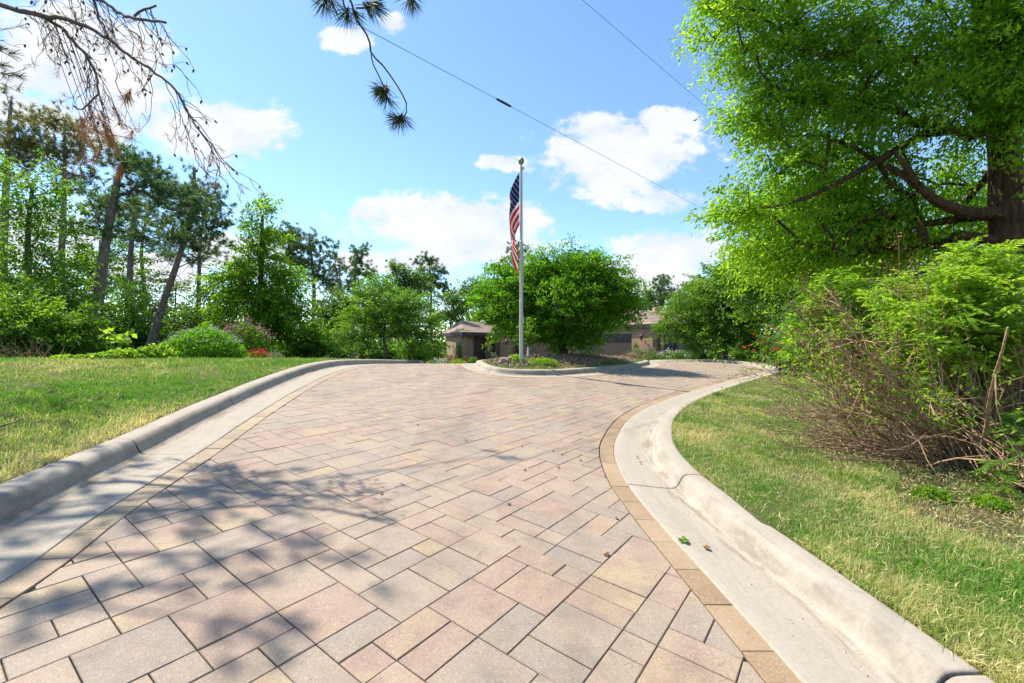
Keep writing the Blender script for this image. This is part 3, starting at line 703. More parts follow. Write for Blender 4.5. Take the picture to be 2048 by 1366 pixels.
# wing window
f_ = wallseg('window', lerp(G2, G3, .22), lerp(G2, G3, .48), .75, 1.95, .12, M['trim'], house, .03)
wallseg('pane', lerp(G2, G3, .235), lerp(G2, G3, .465), .82, 1.88, .03, M['glass'], f_, .045)
wallseg('sill', lerp(G2, G3, .21), lerp(G2, G3, .49), .66, .745, .16, M['brick'], f_, .07, uv=True)
mb = MB(); q_ = lerp(G2, G3, .14); mb.tube([(q_[0]-.1, q_[1]-.2, zb), (q_[0]-.1, q_[1]-.2, zg-.1)], .05, 8); mb.build('downpipe', M['trim'], house)
# roofs with dark fascia
def hip(front_pts, apex_a, apex_b, z_e, ov, th=.12):
    pass
def eave_roof(line, ridge, ze_, name='roof'):
    """slope from an eave polyline up to a ridge polyline, with courses of shingles"""
    n = len(line)
    polys = []
    for i in range(n-1):
        K = 9
        for c in range(K):
            f0, f1 = c/K, (c+1)/K+.02
            a0, a1 = lerp(line[i], ridge[i], f0), lerp(line[i+1], ridge[i+1], f0); b0, b1 = lerp(line[i], ridge[i], min(1, f1)), lerp(line[i+1], ridge[i+1], min(1, f1))
            up = np.array([0, 0, .025])
            polys.append([a0+up, a1+up, b1, b0])
    return roof_part(name, polys, .05, M['shingle'], house)
def off(p, q, s, d0): return np.array(p)+unit(np.array(p)-np.array(q))*s
ap = (PXY(923, 39.5), 39.5, 3.35); ap2 = (PXY(985, 42), 42, 3.1)
eA = (PXY(884, 38.2), 38.2, ze+.22); eC = (PXY(925, 33.2), 33.2, ze+.22); eB = (PXY(975, 36.2), 36.2, ze+.22); eD = (PXY(1024, 38.5), 38.5, ze+.18)
eave_roof([eA, eC, eB, eD], [ap, ap, lerp(ap, ap2, .5), ap2], ze)
def fascia(p, q, h=.27):
    wallseg('fascia', p[:2], q[:2], p[2]-h, p[2]-.03, .06, M['fascia'], house, .01)
fascia(eA, eC); fascia(eC, eB); fascia(eB, eD)
gn = unit(G1-G0); gnn = np.array([gn[1], -gn[0]])
r0 = G0+gnn*.14-gn*.3; r1 = G2+gnn*.14+gn*.3; r2 = G3+np.array([.4, -.3])
rg0 = (*(G0-gnn*4.2), 4.0); rg1 = (*(lerp(G0, G2, .62)-gnn*4.2), 4.0); rg2 = (*(G3-gnn*3.2+np.array([1.0, 2.0])), 3.7)
e0 = (*r0, zg+.2); e1 = (*r1, zg+.2); e2 = (*r2, zg+.2)
eave_roof([e0, e1, e2], [rg0, rg1, rg2], zg); fascia(e0, e1, .23); fascia(e1, e2, .23)
roof_part('soffit', [[(*r0, zg+.02), (*r1, zg+.02), (*(G2-gnn*.1), zg+.02), (*(G0-gnn*.1), zg+.02)]], .04, M['trim'], house)
roof_part('soffit', [[(eA[0], eA[1], ze+.02), (eC[0], eC[1], ze+.02), (eC[0]+.0, eC[1]+2, ze+.02), (eA[0]+1, eA[1]+1, ze+.02)], [(eC[0], eC[1], ze+.015), (eB[0], eB[1], ze+.015), (eB[0], eB[1]+2.2, ze+.015), (eC[0], eC[1]+2, ze+.015)]], .04, M['trim'], house)
cx_, cy_ = PXY(1314, 37), 37.0
mb = MB(); mb.box((cx_, cy_, 3.6), (.6, .6, 1.4)); ch = mb.build('chimney', M['brick'], house); uv_box(ch)
mb = MB(); mb.box((cx_, cy_, 4.34), (.7, .7, .08)); mb.lathe((cx_, cy_, 4.38), [(.14, 0), (.14, .45), (.2, .46), (.2, .54)], 10); mb.build('flue_cap', M['white'], ch)
# rear of the house, so that it is closed from other sides
wallseg('wall', A0+np.array([2, 8]), A0+np.array([.3, .3]), zb, ze, .3, M['brick'], house, uv=True)
wallseg('wall', G3, G3+np.array([-2, 8]), zb, zg-.1, .3, M['brick'], house, uv=True)
bk = G3+np.array([-2, 8]); bl = A0+np.array([2, 8])
wallseg('wall', bk, bl, zb, ze, .3, M['brick'], house, uv=True)
roof_part('rear_roof', [[(*bl, ze+.2), (*bk, zg+.1), rg2, rg1, rg0, ap2, ap]], .06, M['shingle'], house)
def lantern(p, z, label):
    o = empty('wall_lantern', (p[0], p[1], z-.25), label, 'lamp', 'red wall lanterns on the brick')
    mb = MB(); mb.lathe((p[0], p[1], z-.2), [(.02, 0), (.07, .05), (.10, .3), (.13, .32), (.03, .45), (.01, .5)], 8); mb.build('lamp_body', M['redlamp'], o)
    mb = MB(); mb.box((p[0], p[1]+.12, z+.12), (.05, .2, .05)); mb.build('bracket', M['trim'], o)
e_ = lerp(E0, E1, .55); lantern((e_[0], e_[1]-.22), 1.42, 'red lantern on the brick entry pillar')
g_ = lerp(G1, G2, .45); lantern((g_[0]-.12, g_[1]-.22), 1.75, 'red lantern on the brick pier right of the garage door')
# ------------------------------------------------------------------ flagpole and flag
fx, fy = .262, 13.0; fz = gz(fx, fy)
pole = empty('flagpole', (fx, fy, fz), 'tall metal flagpole with a ball finial on the island', 'flagpole')
ztop = WP(1047, 333, 13)[2]
mb = MB(); mb.lathe((fx, fy, fz-.15), [(.058, 0), (.058, .2), (.055, 1.9), (.049, 1.91), (.047, 3.6), (.040, 3.61), (.036, ztop-fz+.15)], 14); mb.build('pole', M['steel'], pole, smooth=False)
mb = MB(); mb.lathe((fx, fy, ztop), [(.02, 0), (.03, .03), (.018, .05), (.06, .075), (.082, .12), (.088, .16), (.08, .20), (.055, .235), (.01, .255)], 14); mb.build('finial', M['gold'], pole, smooth=True)
mb = MB(); mb.box((fx+.05, fy-.02, ztop-.06), (.07, .05, .07)); mb.build('pulley', M['steel'], pole)
mb = MB(); zz_ = np.linspace(fz+1.2, ztop-.06, 14); mb.tube(np.c_[fx+.055+.006*np.sin(zz_*2), 0*zz_+fy+.03, zz_], .004, 5); mb.build('halyard', M['rope'], pole)
mb = MB(); mb.box((fx+.06, fy-.03, fz+1.2), (.03, .03, .18)); mb.build('cleat', M['steel'], pole)
m, t, b = material('flag_cloth'); uv = t.n('ShaderNodeTexCoord').outputs['UV']; sp = t.n('ShaderNodeSeparateXYZ'); t.L.new(uv, sp.inputs[0]); u, v_, _ = sp.outputs
stripe = t.m('GREATER_THAN', t.m('MODULO', t.m('ADD', t.m('MULTIPLY', v_, 13.0), .0), 2.0), 1.0)
c = t.mix(stripe, (.78, .018, .032), (.9, .86, .84))
can = t.m('MULTIPLY', t.m('LESS_THAN', u, .4), t.m('GREATER_THAN', v_, 6/13))
su = t.m('MULTIPLY', u, 11/.4); sv = t.m('MULTIPLY', t.m('SUBTRACT', v_, 6/13), 9/(7/13))
fu = t.m('SUBTRACT', t.m('FRACT', su), .5); fv = t.m('SUBTRACT', t.m('FRACT', sv), .5)
par_ = t.m('LESS_THAN', t.m('MODULO', t.m('ADD', t.m('FLOOR', su), t.m('FLOOR', sv)), 2.0), .5)
dist = t.m('SQRT', t.m('ADD', t.m('MULTIPLY', fu, fu), t.m('MULTIPLY', fv, fv)))
ang = t.m('ARCTAN2', fv, fu); rad_ = t.m('ADD', .25, t.m('MULTIPLY', t.m('COSINE', t.m('MULTIPLY', t.m('SUBTRACT', ang, 1.5708), 5.0)), .12))
star = t.m('MULTIPLY', t.m('LESS_THAN', dist, rad_), par_)
cc = t.mix(star, (.016, .028, .13), (.82, .82, .82)); c = t.mix(can, c, cc)
t.L.new(c, b.inputs['Base Color']); b.inputs['Roughness'].default_value = .7; b.inputs['Specular IOR Level'].default_value = .2
tr = t.n('ShaderNodeBsdfTranslucent'); t.L.new(c, tr.inputs[0]); mx = t.n('ShaderNodeMixShader'); mx.inputs[0].default_value = .5
t.L.new(b.outputs[0], mx.inputs[1]); t.L.new(tr.outputs[0], mx.inputs[2]); t.L.new(mx.outputs[0], t.N['Material Output'].inputs[0]); M['flag'] = m
# limp flag: the hoist runs down the pole, the fly has dropped and gathered in folds
nu, nv_ = 60, 40; zt = WP(1045, 345, 13)[2]; HO, FL = 1.5, 1.75
uu, vv = np.meshgrid(np.linspace(0, 1, nu), np.linspace(0, 1, nv_))          # vv = 1 at the top
s_ = uu; tt_ = 1-vv
ztop_ = zt-tt_*HO
gath = np.clip(s_*2.5, 0, 1)
out_ = np.where(s_ < .5, np.sin(s_/.5*math.pi/2), np.cos((s_-.5)/.5*1.25))
X_ = fx-.05-.30*out_*(1-.22*tt_)+gath*(.032*np.sin(tt_*7+s_*2.5)+.014*np.sin(s_*11+tt_*4))
Y_ = fy-.03+np.where(s_ > .5, (s_-.5)*.22, 0)+gath*(.085*np.sin(tt_*8+s_*3)+.03*np.sin(s_*9+tt_*3))
Z_ = ztop_-FL*s_*.80-.04*gath*np.sin(tt_*7)
mb = MB(); I = (np.arange(nv_-1)[:, None]*nu+np.arange(nu-1)[None]).ravel()
mb.add(np.stack([X_.ravel(), Y_.ravel(), Z_.ravel()], 1), quad=np.stack([I, I+1, I+nu+1, I+nu], 1))
fl = mb.build('flag', M['flag'], smooth=True)
uvl = fl.data.uv_layers.new(name='UVMap'); li = np.zeros(len(fl.data.loops), np.int32); fl.data.loops.foreach_get('vertex_index', li)
uvl.data.foreach_set('uv', np.stack([uu.ravel()[li], vv.ravel()[li]], 1).astype(np.float32).ravel())
md = fl.modifiers.new('thick', 'SOLIDIFY'); md.thickness = .002
tag(fl, 'limp red, white and blue flag with stars and stripes hanging on the pole', 'flag')
# ------------------------------------------------------------------ overhead lines
def cable(name, pts, r, label, sag=.5):
    P = catmull([np.array(p) for p in pts], .6); f = np.linspace(0, 1, len(P)); P[:, 2] -= sag*4*f*(1-f); mb = MB(); mb.tube(P, r, 5); return mb, P
c1a, c1b = WP(735, 60, 9), WP(1400, 415, 26); dcb = c1b-c1a
mb, P = cable('overhead_cable', [c1a-dcb*.55, c1a, c1b, c1b+dcb*.5], .0062, '', 0)
o = empty('overhead_cable', (c1a-dcb*.55), 'thin overhead cable with a dark splice sleeve crossing the sky', 'cable'); mb.build('wire', M['wire'], o)
q0, q1 = lerp(c1a, c1b, .0), lerp(c1a, c1b, 1)
def on_line(px):                                  # point of the cable seen over image column px
    lo, hi = 0., 1.
    for _ in range(40):
        mid = (lo+hi)/2; p = lerp(c1a, c1b, mid)
        if CX+p[0]/p[1]*F < px: lo = mid
        else: hi = mid
    return lerp(c1a, c1b, lo)
mb = MB(); s0_, s1_ = on_line(992), on_line(1023); mb.tube([s0_, lerp(s0_, s1_, .1), lerp(s0_, s1_, .5), lerp(s0_, s1_, .9), s1_], [.012, .03, .034, .03, .012], 8); mb.build('splice_sleeve', M['wire'], o)
c2a, c2b = WP(1165, 0, 12), WP(1450, 245, 20); d2 = c2b-c2a
mb, P = cable('overhead_cable', [c2a-d2*1.0, c2a, c2b, c2b+d2*.6], .006, '', 0)
tag(mb.build('overhead_cable', M['wire']), 'faint bare overhead cable running into the big leafy tree', 'cable')
# ------------------------------------------------------------------ island planting
it = np.array([1.75, 16.4]); iz = gz(*it)
tb = [(it[0], it[1], iz-.1), (it[0]+.05, it[1], iz+.5), (it[0]-.05, it[1]+.05, iz+1.1), (it[0]+.1, it[1], iz+1.9)]
Yt = 16.4
blobs = [pblob(1045, 575, Yt, 80, 60, dy=.1), pblob(1190, 570, Yt, 75, 62, dy=.2), pblob(1120, 552, Yt, 90, 48, dy=.2), pblob(1205, 600, Yt, 68, 62), pblob(1020, 605, Yt, 66, 58, dy=-.3), pblob(1110, 615, Yt, 100, 60, dy=-.3), pblob(1240, 612, Yt, 40, 46), pblob(1195, 532, Yt, 40, 32), pblob(985, 600, Yt, 36, 48), pblob(1060, 650, Yt, 50, 30, dy=-.2), pblob(1160, 650, Yt, 60, 30, dy=-.2), pblob(1010, 650, Yt, 44, 30), pblob(1115, 668, Yt, 70, 24), pblob(1115, 585, Yt, 70, 60, dy=-.4), pblob(1125, 530, Yt, 60, 30), pblob(1150, 672, Yt, 60, 22)]
isl = decid('amur_maple', 'dense round multi-stemmed maple growing on the mulched island', catmull(tb, .25), .13, blobs, 900, 60, .104, 'leaf_vivid', 'tree', cr=.40, rtip=.007, wid=.42, inner=.45)
mb = MB()
for k in range(6):
    an = k*1.05+.3; p0 = np.array([it[0]+.12*math.cos(an), it[1]+.12*math.sin(an), iz-.1]); p3 = np.array([it[0]+1.1*math.cos(an), it[1]+.9*math.sin(an), iz+1.7])
    mb.tube(catmull([p0, lerp(p0, p3, .35)+np.array([0, 0, .15]), lerp(p0, p3, .7)+np.array([0, 0, .1]), p3], .2), np.linspace(.085, .04, len(catmull([p0, lerp(p0, p3, .35)+np.array([0, 0, .15]), lerp(p0, p3, .7)+np.array([0, 0, .1]), p3], .2))), 7)
mb.build('side_stems', M['bark'], isl, smooth=True)
# mulch
mb = MB(); n = 22000; q = np.c_[rng.uniform(-.8, 5.5, n), rng.uniform(12.3, 20, n)]; c = sdist(q, ISLE)[0]; edge = .92+.16*np.sin(q[:, 0]*2.3)
keep = c > edge; q = q[keep]; zq = GZ(q[:, 0], q[:, 1])
leaves(mb, np.c_[q, zq+rng.uniform(.0, .03, len(q))], .085, up=2.5, wid=.45, droop=0); tag(mb.build('mulch', M['chip']), 'shredded wood mulch heaped under the island maple', 'mulch', kind='stuff')
def tuft_plant(name, label, x, y, rx, ry, h, n, leaf, mat, cat='plant', wid=.35, group=None, flowers=None, fl_leaf=.05, fl_n=0, base=None, fl_top=.75, stems=14, stem_mat='leaf_dark', jag=.12):
    """mound of leaves on stems, domed, with optional blossom heads"""
    z0 = gz(x, y) if base is None else base; o = empty(name, (x, y, z0), label, cat, group)
    mb = MB()
    for k in range(stems):
        an, rr_ = rng.uniform(0, 6.28), rng.random()**.5; e = np.array([x+rx*rr_*math.cos(an), y+ry*rr_*math.sin(an), z0+h*math.sqrt(max(.05, 1-rr_*rr_))*.95])
        s = np.array([x+.3*(e[0]-x), y+.3*(e[1]-y), z0-.03]); mb.tube([s, lerp(s, e, .5)+np.array([0, 0, .08*h]), e], [.008, .006, .003], 4, a=(.3, .3, .3, 1))
    mb.build('stems', M[stem_mat], o)
    def dome(n, lo, hi):
        d_ = unit(np.abs(rng.normal(size=(n, 3)))*np.array([1, 1, 1])*np.sign(rng.normal(size=(n, 3))*np.array([1, 1, 0])+np.array([0, 0, 1]))); r_ = rng.uniform(lo, hi, (n, 1))**.5
        lump = 1+jag*np.sin(d_[:, :1]*7+x*3)*np.sin(d_[:, 1:2]*6+d_[:, 2:3]*8+y)
        return np.array([x, y, z0])+d_*r_*lump*np.array([rx, ry, h])
    mb = MB(); C = dome(n, .35, 1.0); leaves(mb, C, leaf, unit(C-np.array([x, y, z0]))*.5, wid=wid); mb.build('leaves', M[mat], o)
    if flowers:
        C = dome(fl_n*3, .96, 1.14); C = C[C[:, 2] > z0+h*fl_top*.55][:fl_n]; C = np.repeat(C, 9, 0)+rng.normal(0, fl_leaf*.9, (len(C)*9, 3)); mb = MB(); leaves(mb, C, fl_leaf, wid=.7); mb.build('blossoms', M[flowers], o)
    return o
x_, y_ = PXY(1085, 13.2), 13.2
tuft_plant('spreading_plant', 'low yellow-green plant spreading beside the flagpole', x_, y_, .5, .34, .2, 1100, .06, 'leaf_lime', wid=.4)
x_, y_ = PXY(1032, 13.1), 13.15
tuft_plant('spreading_plant', 'small yellow-green clump between the rock and the flagpole', x_, y_, .28, .3, .2, 700, .06, 'leaf_lime', wid=.4)
# rock
def rock(x, y, sx, sy, sz, label):
    bm = bmesh.new(); bmesh.ops.create_icosphere(bm, subdivisions=3, radius=1)
    for v in bm.verts:
        f = 1+.14*math.sin(v.co.x*3.1+1)*math.cos(v.co.y*2.7)+.10*math.sin(v.co.z*5+v.co.x*4); v.co = Vector((v.co.x*sx*f, v.co.y*sy*f, max(-.5, min(.62, v.co.z*f))*sz))
    me = bpy.data.meshes.new('rock'); bm.to_mesh(me); bm.free(); me.materials.append(M['rock']); o = bpy.data.objects.new('rock', me); COL.objects.link(o); o.location = (x, y, gz(x, y)+sz*.3)
    return tag(o, label, 'rock')
rock(PXY(1010, 13.0), 13.0, .2, .17, .16, 'flat-topped brown rock in the island grass left of the flagpole')
# sapling with guard
sx0, sy0 = PXY(1056, 14.2), 14.2; sz0 = gz(sx0, sy0)
sp_ = decid('sapling', 'young sapling with a pale trunk guard in the mulch behind the flagpole', np.array([(sx0, sy0, sz0-.05), (sx0, sy0, sz0+.35), (sx0+.03, sy0, sz0+.8)]), .015, [(sx0, sy0, sz0+.75, .25, .25, .35)], 14, 26, .08, 'leaf', 'tree', rtip=.003)
mb = MB(); mb.tube([(sx0, sy0, sz0-.05), (sx0, sy0, sz0+.3)], .028, 8); mb.build('trunk_guard', M['white'], sp_)
# ------------------------------------------------------------------ trees on the left and behind
G_P = 'tall pines on the left slope'
T_ = ptrunk([(172, 728), (190, 640), (210, 500), (228, 400), (240, 340), (270, 310)], 16)
pine('red_pine', 'leaning thick-trunked pine with a dark crown swept to the right', T_, .20, .09, [pblob(255, 320, 16, 50, 30), pblob(295, 345, 16, 48, 36), pblob(340, 385, 16, 50, 32), pblob(385, 415, 16, 34, 34), pblob(205, 400, 16, 60, 28), pblob(215, 450, 16, 26, 34)], 150, .22, .011, 26, dead=16, rise=.1)
T_ = ptrunk([(298, 706), (325, 610), (350, 540), (372, 470), (388, 420), (388, 335)], 18)
pine('red_pine', 'slanting bare-trunked pine with a layered crown left of the broad maple', T_, .165, .05, [pblob(385, 345, 18, 18, 22), pblob(395, 390, 18, 40, 26), pblob(420, 430, 18, 50, 30), pblob(345, 440, 18, 45, 30), pblob(440, 400, 18, 26, 22), pblob(400, 480, 18, 70, 20)], 130, .2, .011, 26, dead=26, rise=.12)
T_ = ptrunk([(396, 690), (398, 560), (401, 480), (408, 430), (412, 395)], 23)
pine('red_pine', 'slender upright pine with sparse side branches behind the slanting pine', T_, .15, .04, [pblob(410, 420, 23, 34, 30), pblob(400, 470, 23, 60, 22), pblob(395, 510, 23, 60, 14)], 60, .22, .012, 20, dead=26)
T_ = ptrunk([(252, 700), (258, 600), (262, 500), (270, 420), (276, 370)], 21)
pine('red_pine', 'straight dark pine standing between the two leaning pines', T_, .2, .05, [pblob(280, 400, 21, 55, 40), pblob(250, 460, 21, 55, 30), pblob(300, 470, 21, 50, 26)], 80, .22, .012, 22, dead=22)
T_ = ptrunk([(280, 690), (290, 600), (283, 500), (300, 400)], 25)
pine('red_pine', 'thin far pine half hidden behind the straight dark pine', T_, .16, .04, [pblob(305, 420, 25, 50, 40), pblob(330, 500, 25, 40, 22)], 55, .24, .013, 20, dead=18)
T_ = ptrunk([(0, 720), (6, 500), (14, 330), (22, 200)], 19)
pine('red_pine', 'tall thinning pine with browning needles at the wood edge', T_, .24, .05, [pblob(20, 200, 19, 26, 26), pblob(30, 260, 19, 60, 50), pblob(-20, 320, 19, 70, 50), pblob(70, 300, 19, 45, 40)], 120, .24, .012, 22, 'needle_dull', dead=14)
T_ = ptrunk([(118, 720), (124, 500), (128, 400), (130, 240)], 20)
pine('red_pine', 'tall pine with pale olive needles rising behind the light green maple', T_, .2, .04, [pblob(75, 235, 20, 40, 26), pblob(128, 250, 20, 34, 30), pblob(120, 300, 20, 60, 40), pblob(165, 290, 20, 30, 36), pblob(160, 360, 20, 40, 26)], 120, .24, .012, 22, 'needle_dull', dead=14)
T_ = ptrunk([(75, 715), (60, 600), (56, 480), (66, 360)], 15)
decid('boxelder', 'light green leafy tree at the wood edge under the tall pines', T_, .13, [pblob(60, 380, 15, 70, 70), pblob(20, 470, 15, 70, 70), pblob(110, 460, 15, 60, 70), pblob(40, 560, 15, 90, 60), pblob(130, 560, 15, 50, 60)], 230, 24, .115, 'leaf_light', cr=.38)
T_ = ptrunk([(190, 715), (195, 600), (200, 480)], 23)
decid('boxelder', 'airy yellowish-green tree seen through the leaning pine trunks', T_, .10, [pblob(190, 470, 23, 60, 70), pblob(230, 540, 23, 70, 60), pblob(160, 560, 23, 60, 60), pblob(290, 560, 23, 50, 50)], 170, 28, .14, 'leaf_light', cr=.45)
T_ = ptrunk([(262, 715), (258, 660), (250, 600)], 19.5)
decid('boxelder', 'mid-green understorey tree filling the gap left of the slanting pine', T_, .08, [pblob(250, 600, 19.5, 60, 50), pblob(215, 650, 19.5, 50, 44), pblob(290, 650, 19.5, 50, 44)], 130, 30, .12, 'leaf_light', cr=.4)
T_ = ptrunk([(420, 700), (418, 650), (420, 600)], 22)
decid('boxelder', 'leafy understorey tree between the slender pine and the broad maple', T_, .08, [pblob(420, 610, 22, 50, 50), pblob(385, 655, 22, 44, 36), pblob(450, 660, 22, 40, 36)], 120, 30, .13, 'leaf_light', cr=.42)
T_ = ptrunk([(345, 700), (350, 630), (352, 570)], 26)
decid('boxelder', 'small pale understorey tree between the slanting pine and the slender pine', T_, .08, [pblob(350, 590, 26, 40, 40), pblob(330, 640, 26, 60, 40), pblob(400, 640, 26, 40, 36)], 80, 26, .15, 'leaf_soft', cr=.45)
T_ = ptrunk([(520, 712), (520, 640), (522, 540), (525, 430)], 19)
decid('sugar_maple', 'broad full maple with a pale pointed top behind the flower bushes', T_, .16, [pblob(522, 425, 19, 24, 34), pblob(518, 480, 19, 42, 44), pblob(525, 560, 19, 76, 60), pblob(500, 630, 19, 84, 60), pblob(565, 620, 19, 50, 60), pblob(460, 560, 19, 40, 44)], 420, 38, .12, 'leaf_bright', cr=.42)
# dark understorey shrubs along the wood edge
shr = [(30, 660, 11.5, 90, 75, 'broad dogwood shrub above the tangle of dry brushwood', 'leaf', 150), (125, 670, 12.5, 70, 60, 'dark shrub in front of the thick pine trunk', 'leaf', 120),
       (90, 610, 13.5, 90, 60, 'tall dark shrub behind the lawn-edge dogwood', 'leaf', 130), (235, 670, 19, 60, 45, 'shaded shrub between the thick pine and the slanting pine', 'leaf', 80), (340, 670, 21, 50, 40, 'shaded shrub behind the rounded silver-flowered bush', 'leaf_dark', 60),
       (840, 700, 23, 40, 22, 'bright shrub seen under the low crabapple boughs', 'leaf', 50), (765, 700, 24, 44, 22, 'green shrub directly behind the crabapple trunk', 'leaf_light', 50), (1425, 700, 31, 60, 26, 'dark shrub under the wide crabapple by the wing', 'leaf_dark', 70), (1540, 690, 29, 60, 40, 'dark shrub beyond the bend of the far kerb', 'leaf_dark', 80), (1490, 705, 28.5, 40, 20, 'low dark shrub at the crabapple trunk by the far lawn', 'leaf_dark', 50),
       (610, 680, 20, 50, 45, 'shaded shrub at the foot of the broad maple', 'leaf', 90), (440, 680, 22, 60, 40, 'dark undergrowth shrub left of the broad maple', 'leaf', 70)]
for (px, py, Y, rx, ry, lab, mt, nc) in shr:
    x = PXY(px, Y); g = gz(x, Y); decid('shrub', lab, np.array([(x, Y, g-.1), (x, Y, g+.3), (x+.05, Y, WP(px, py, Y)[2])]), .05, [pblob(px, py, Y, rx, ry), pblob(px-rx*.3, py+ry*.5, Y, rx*.7, ry*.5), pblob(px+rx*.4, py+ry*.4, Y, rx*.6, ry*.5)], nc, 34, .10 if Y < 15 else .14, mt, 'shrub', cr=.30 if Y < 15 else .42)
# second row of pines and broadleaf trees
T_ = ptrunk([(627, 660), (628, 580), (624, 520), (618, 470)], 30)
pine('red_pine', 'tall dark pine beside the broad maple with a bare lower trunk', T_, .2, .06, [pblob(600, 480, 30, 34, 26), pblob(640, 500, 30, 40, 34), pblob(620, 540, 30, 44, 34), pblob(655, 560, 30, 26, 24)], 130, .26, .015, 26, dead=10)
T_ = ptrunk([(580, 640), (582, 560), (578, 470)], 31)
pine('red_pine', 'dark pine rising directly behind the broad maple', T_, .2, .06, [pblob(575, 470, 31, 26, 24), pblob(590, 510, 31, 34, 34)], 80, .26, .015, 26, dead=6)
T_ = ptrunk([(706, 640), (708, 580), (712, 530), (716, 500)], 36)
pine('red_pine', 'irregular dark pine standing alone above the pale round trees', T_, .18, .05, [pblob(718, 502, 36, 20, 16), pblob(722, 530, 36, 34, 20), pblob(715, 555, 36, 36, 18), pblob(700, 575, 36, 24, 14)], 90, .28, .018, 24, dead=10)
T_ = ptrunk([(676, 640), (680, 580), (678, 520)], 37)
pine('red_pine', 'thin scraggly pine between two dark pines', T_, .14, .04, [pblob(678, 530, 37, 18, 24), pblob(672, 575, 37, 20, 18)], 44, .28, .018, 20, 'needle_dull', dead=10)
T_ = ptrunk([(862, 630), (862, 570), (858, 520)], 40)
pine('red_pine', 'dark open-crowned pine towering behind the house', T_, .18, .05, [pblob(852, 520, 40, 24, 14), pblob(868, 545, 40, 34, 22), pblob(850, 570, 40, 26, 18), pblob(885, 572, 40, 20, 14)], 90, .3, .02, 24, dead=6)
T_ = ptrunk([(690, 705), (690, 660), (692, 610)], 25)
decid('linden', 'pale green rounded tree behind the spreading crabapple', T_, .1, [pblob(672, 620, 25, 46, 40), pblob(715, 615, 25, 46, 36), pblob(660, 670, 25, 40, 34)], 150, 34, .15, 'leaf_soft', cr=.45)
T_ = ptrunk([(812, 660), (814, 600), (816, 560)], 36)
decid('linden', 'pale rounded tree at the left of the pine behind the house', T_, .14, [pblob(800, 568, 36, 44, 38), pblob(835, 565, 36, 30, 34), pblob(770, 600, 36, 40, 30)], 140, 30, .2, 'leaf_soft', cr=.6)
T_ = ptrunk([(900, 680), (902, 640), (905, 600)], 46)
decid('linden', 'dull green tree over the hipped roof', T_, .14, [pblob(890, 610, 46, 50, 34), pblob(935, 605, 46, 40, 40), pblob(960, 580, 46, 36, 34)], 150, 30, .24, 'leaf_soft', cr=.7)
T_ = ptrunk([(770, 718), (771, 700), (768, 670), (772, 640)], 17)
decid('crabapple', 'low spreading crabapple with a short dark trunk at the end of the lawn', T_, .085, [pblob(770, 610, 17, 70, 38), pblob(715, 650, 17, 54, 36), pblob(835, 645, 17, 46, 42), pblob(700, 690, 17, 44, 20), pblob(780, 640, 17, 70, 40, dy=.4), pblob(850, 690, 17, 34, 26), pblob(745, 585, 17, 36, 26), pblob(815, 600, 17, 36, 26)], 400, 36, .085, 'leaf_light', cr=.27, rtip=.005, inner=.5)
T_ = ptrunk([(700, 716), (702, 690), (705, 670)], 21)
decid('shrub', 'grey-green shrub left of the crabapple trunk', T_, .04, [pblob(680, 690, 21, 50, 26), pblob(650, 700, 21, 30, 20)], 70, 34, .11, 'leaf_soft', 'shrub', cr=.3)
# behind the island tree and right
T_ = ptrunk([(1035, 620), (1036, 560), (1036, 500)], 44)
pine('red_pine', 'dark pine top showing above the island maple behind the flag', T_, .18, .05, [pblob(1036, 500, 44, 24, 16), pblob(1030, 530, 44, 34, 20)], 70, .3, .02, 24)
T_ = ptrunk([(1318, 660), (1320, 600), (1326, 560)], 46)
pine('red_pine', 'dark bushy pine behind the chimney', T_, .2, .06, [pblob(1325, 560, 46, 24, 12), pblob(1320, 590, 46, 36, 24), pblob(1300, 610, 46, 26, 20)], 110, .32, .02, 26)
T_ = ptrunk([(1270, 660), (1272, 620), (1270, 600)], 48)
decid('linden', 'dark green tree low over the garage roof', T_, .14, [pblob(1280, 600, 48, 34, 30), pblob(1230, 620, 48, 40, 30), pblob(1380, 600, 48, 40, 40)], 110, 28, .26, 'leaf', cr=.7)
T_ = ptrunk([(1452, 722), (1450, 690), (1448, 660), (1456, 620)], 25)
decid('crabapple', 'wide glossy crabapple sweeping to the ground beside the brick wing', T_, .12, [pblob(1380, 620, 25, 62, 52), pblob(1345, 645, 25, 40, 36), pblob(1450, 600, 25, 70, 60), pblob(1430, 570, 25, 50, 40), pblob(1510, 640, 25, 50, 50), pblob(1400, 675, 25, 60, 26, dy=-.6), pblob(1480, 670, 25, 60, 36), pblob(1420, 640, 25, 80, 50), pblob(1530, 600, 25, 50, 50)], 600, 40, .125, 'leaf', cr=.42, inner=.5)
T_ = ptrunk([(1620, 722), (1622, 640), (1610, 560), (1580, 470)], 20)
decid('boxelder', 'tall light green tree behind the wide crabapple', T_, .16, [pblob(1560, 480, 20, 90, 70), pblob(1500, 540, 20, 60, 60), pblob(1620, 560, 20, 80, 80), pblob(1540, 600, 20, 70, 60), pblob(1470, 560, 20, 50, 40)], 380, 34, .14, 'leaf_light', cr=.45)
T_ = ptrunk([(1700, 740), (1700, 640), (1705, 560)], 15)
decid('maple', 'shaded dark maple standing behind the twiggy shrub', T_, .13, [pblob(1690, 580, 15, 100, 70), pblob(1780, 560, 15, 90, 80), pblob(1640, 640, 15, 90, 60), pblob(1740, 640, 15, 110, 70), pblob(1850, 600, 15, 90, 90)], 330, 34, .12, 'leaf_dark', cr=.4)
T_ = ptrunk([(1950, 760), (1950, 650), (1960, 560)], 12.5)
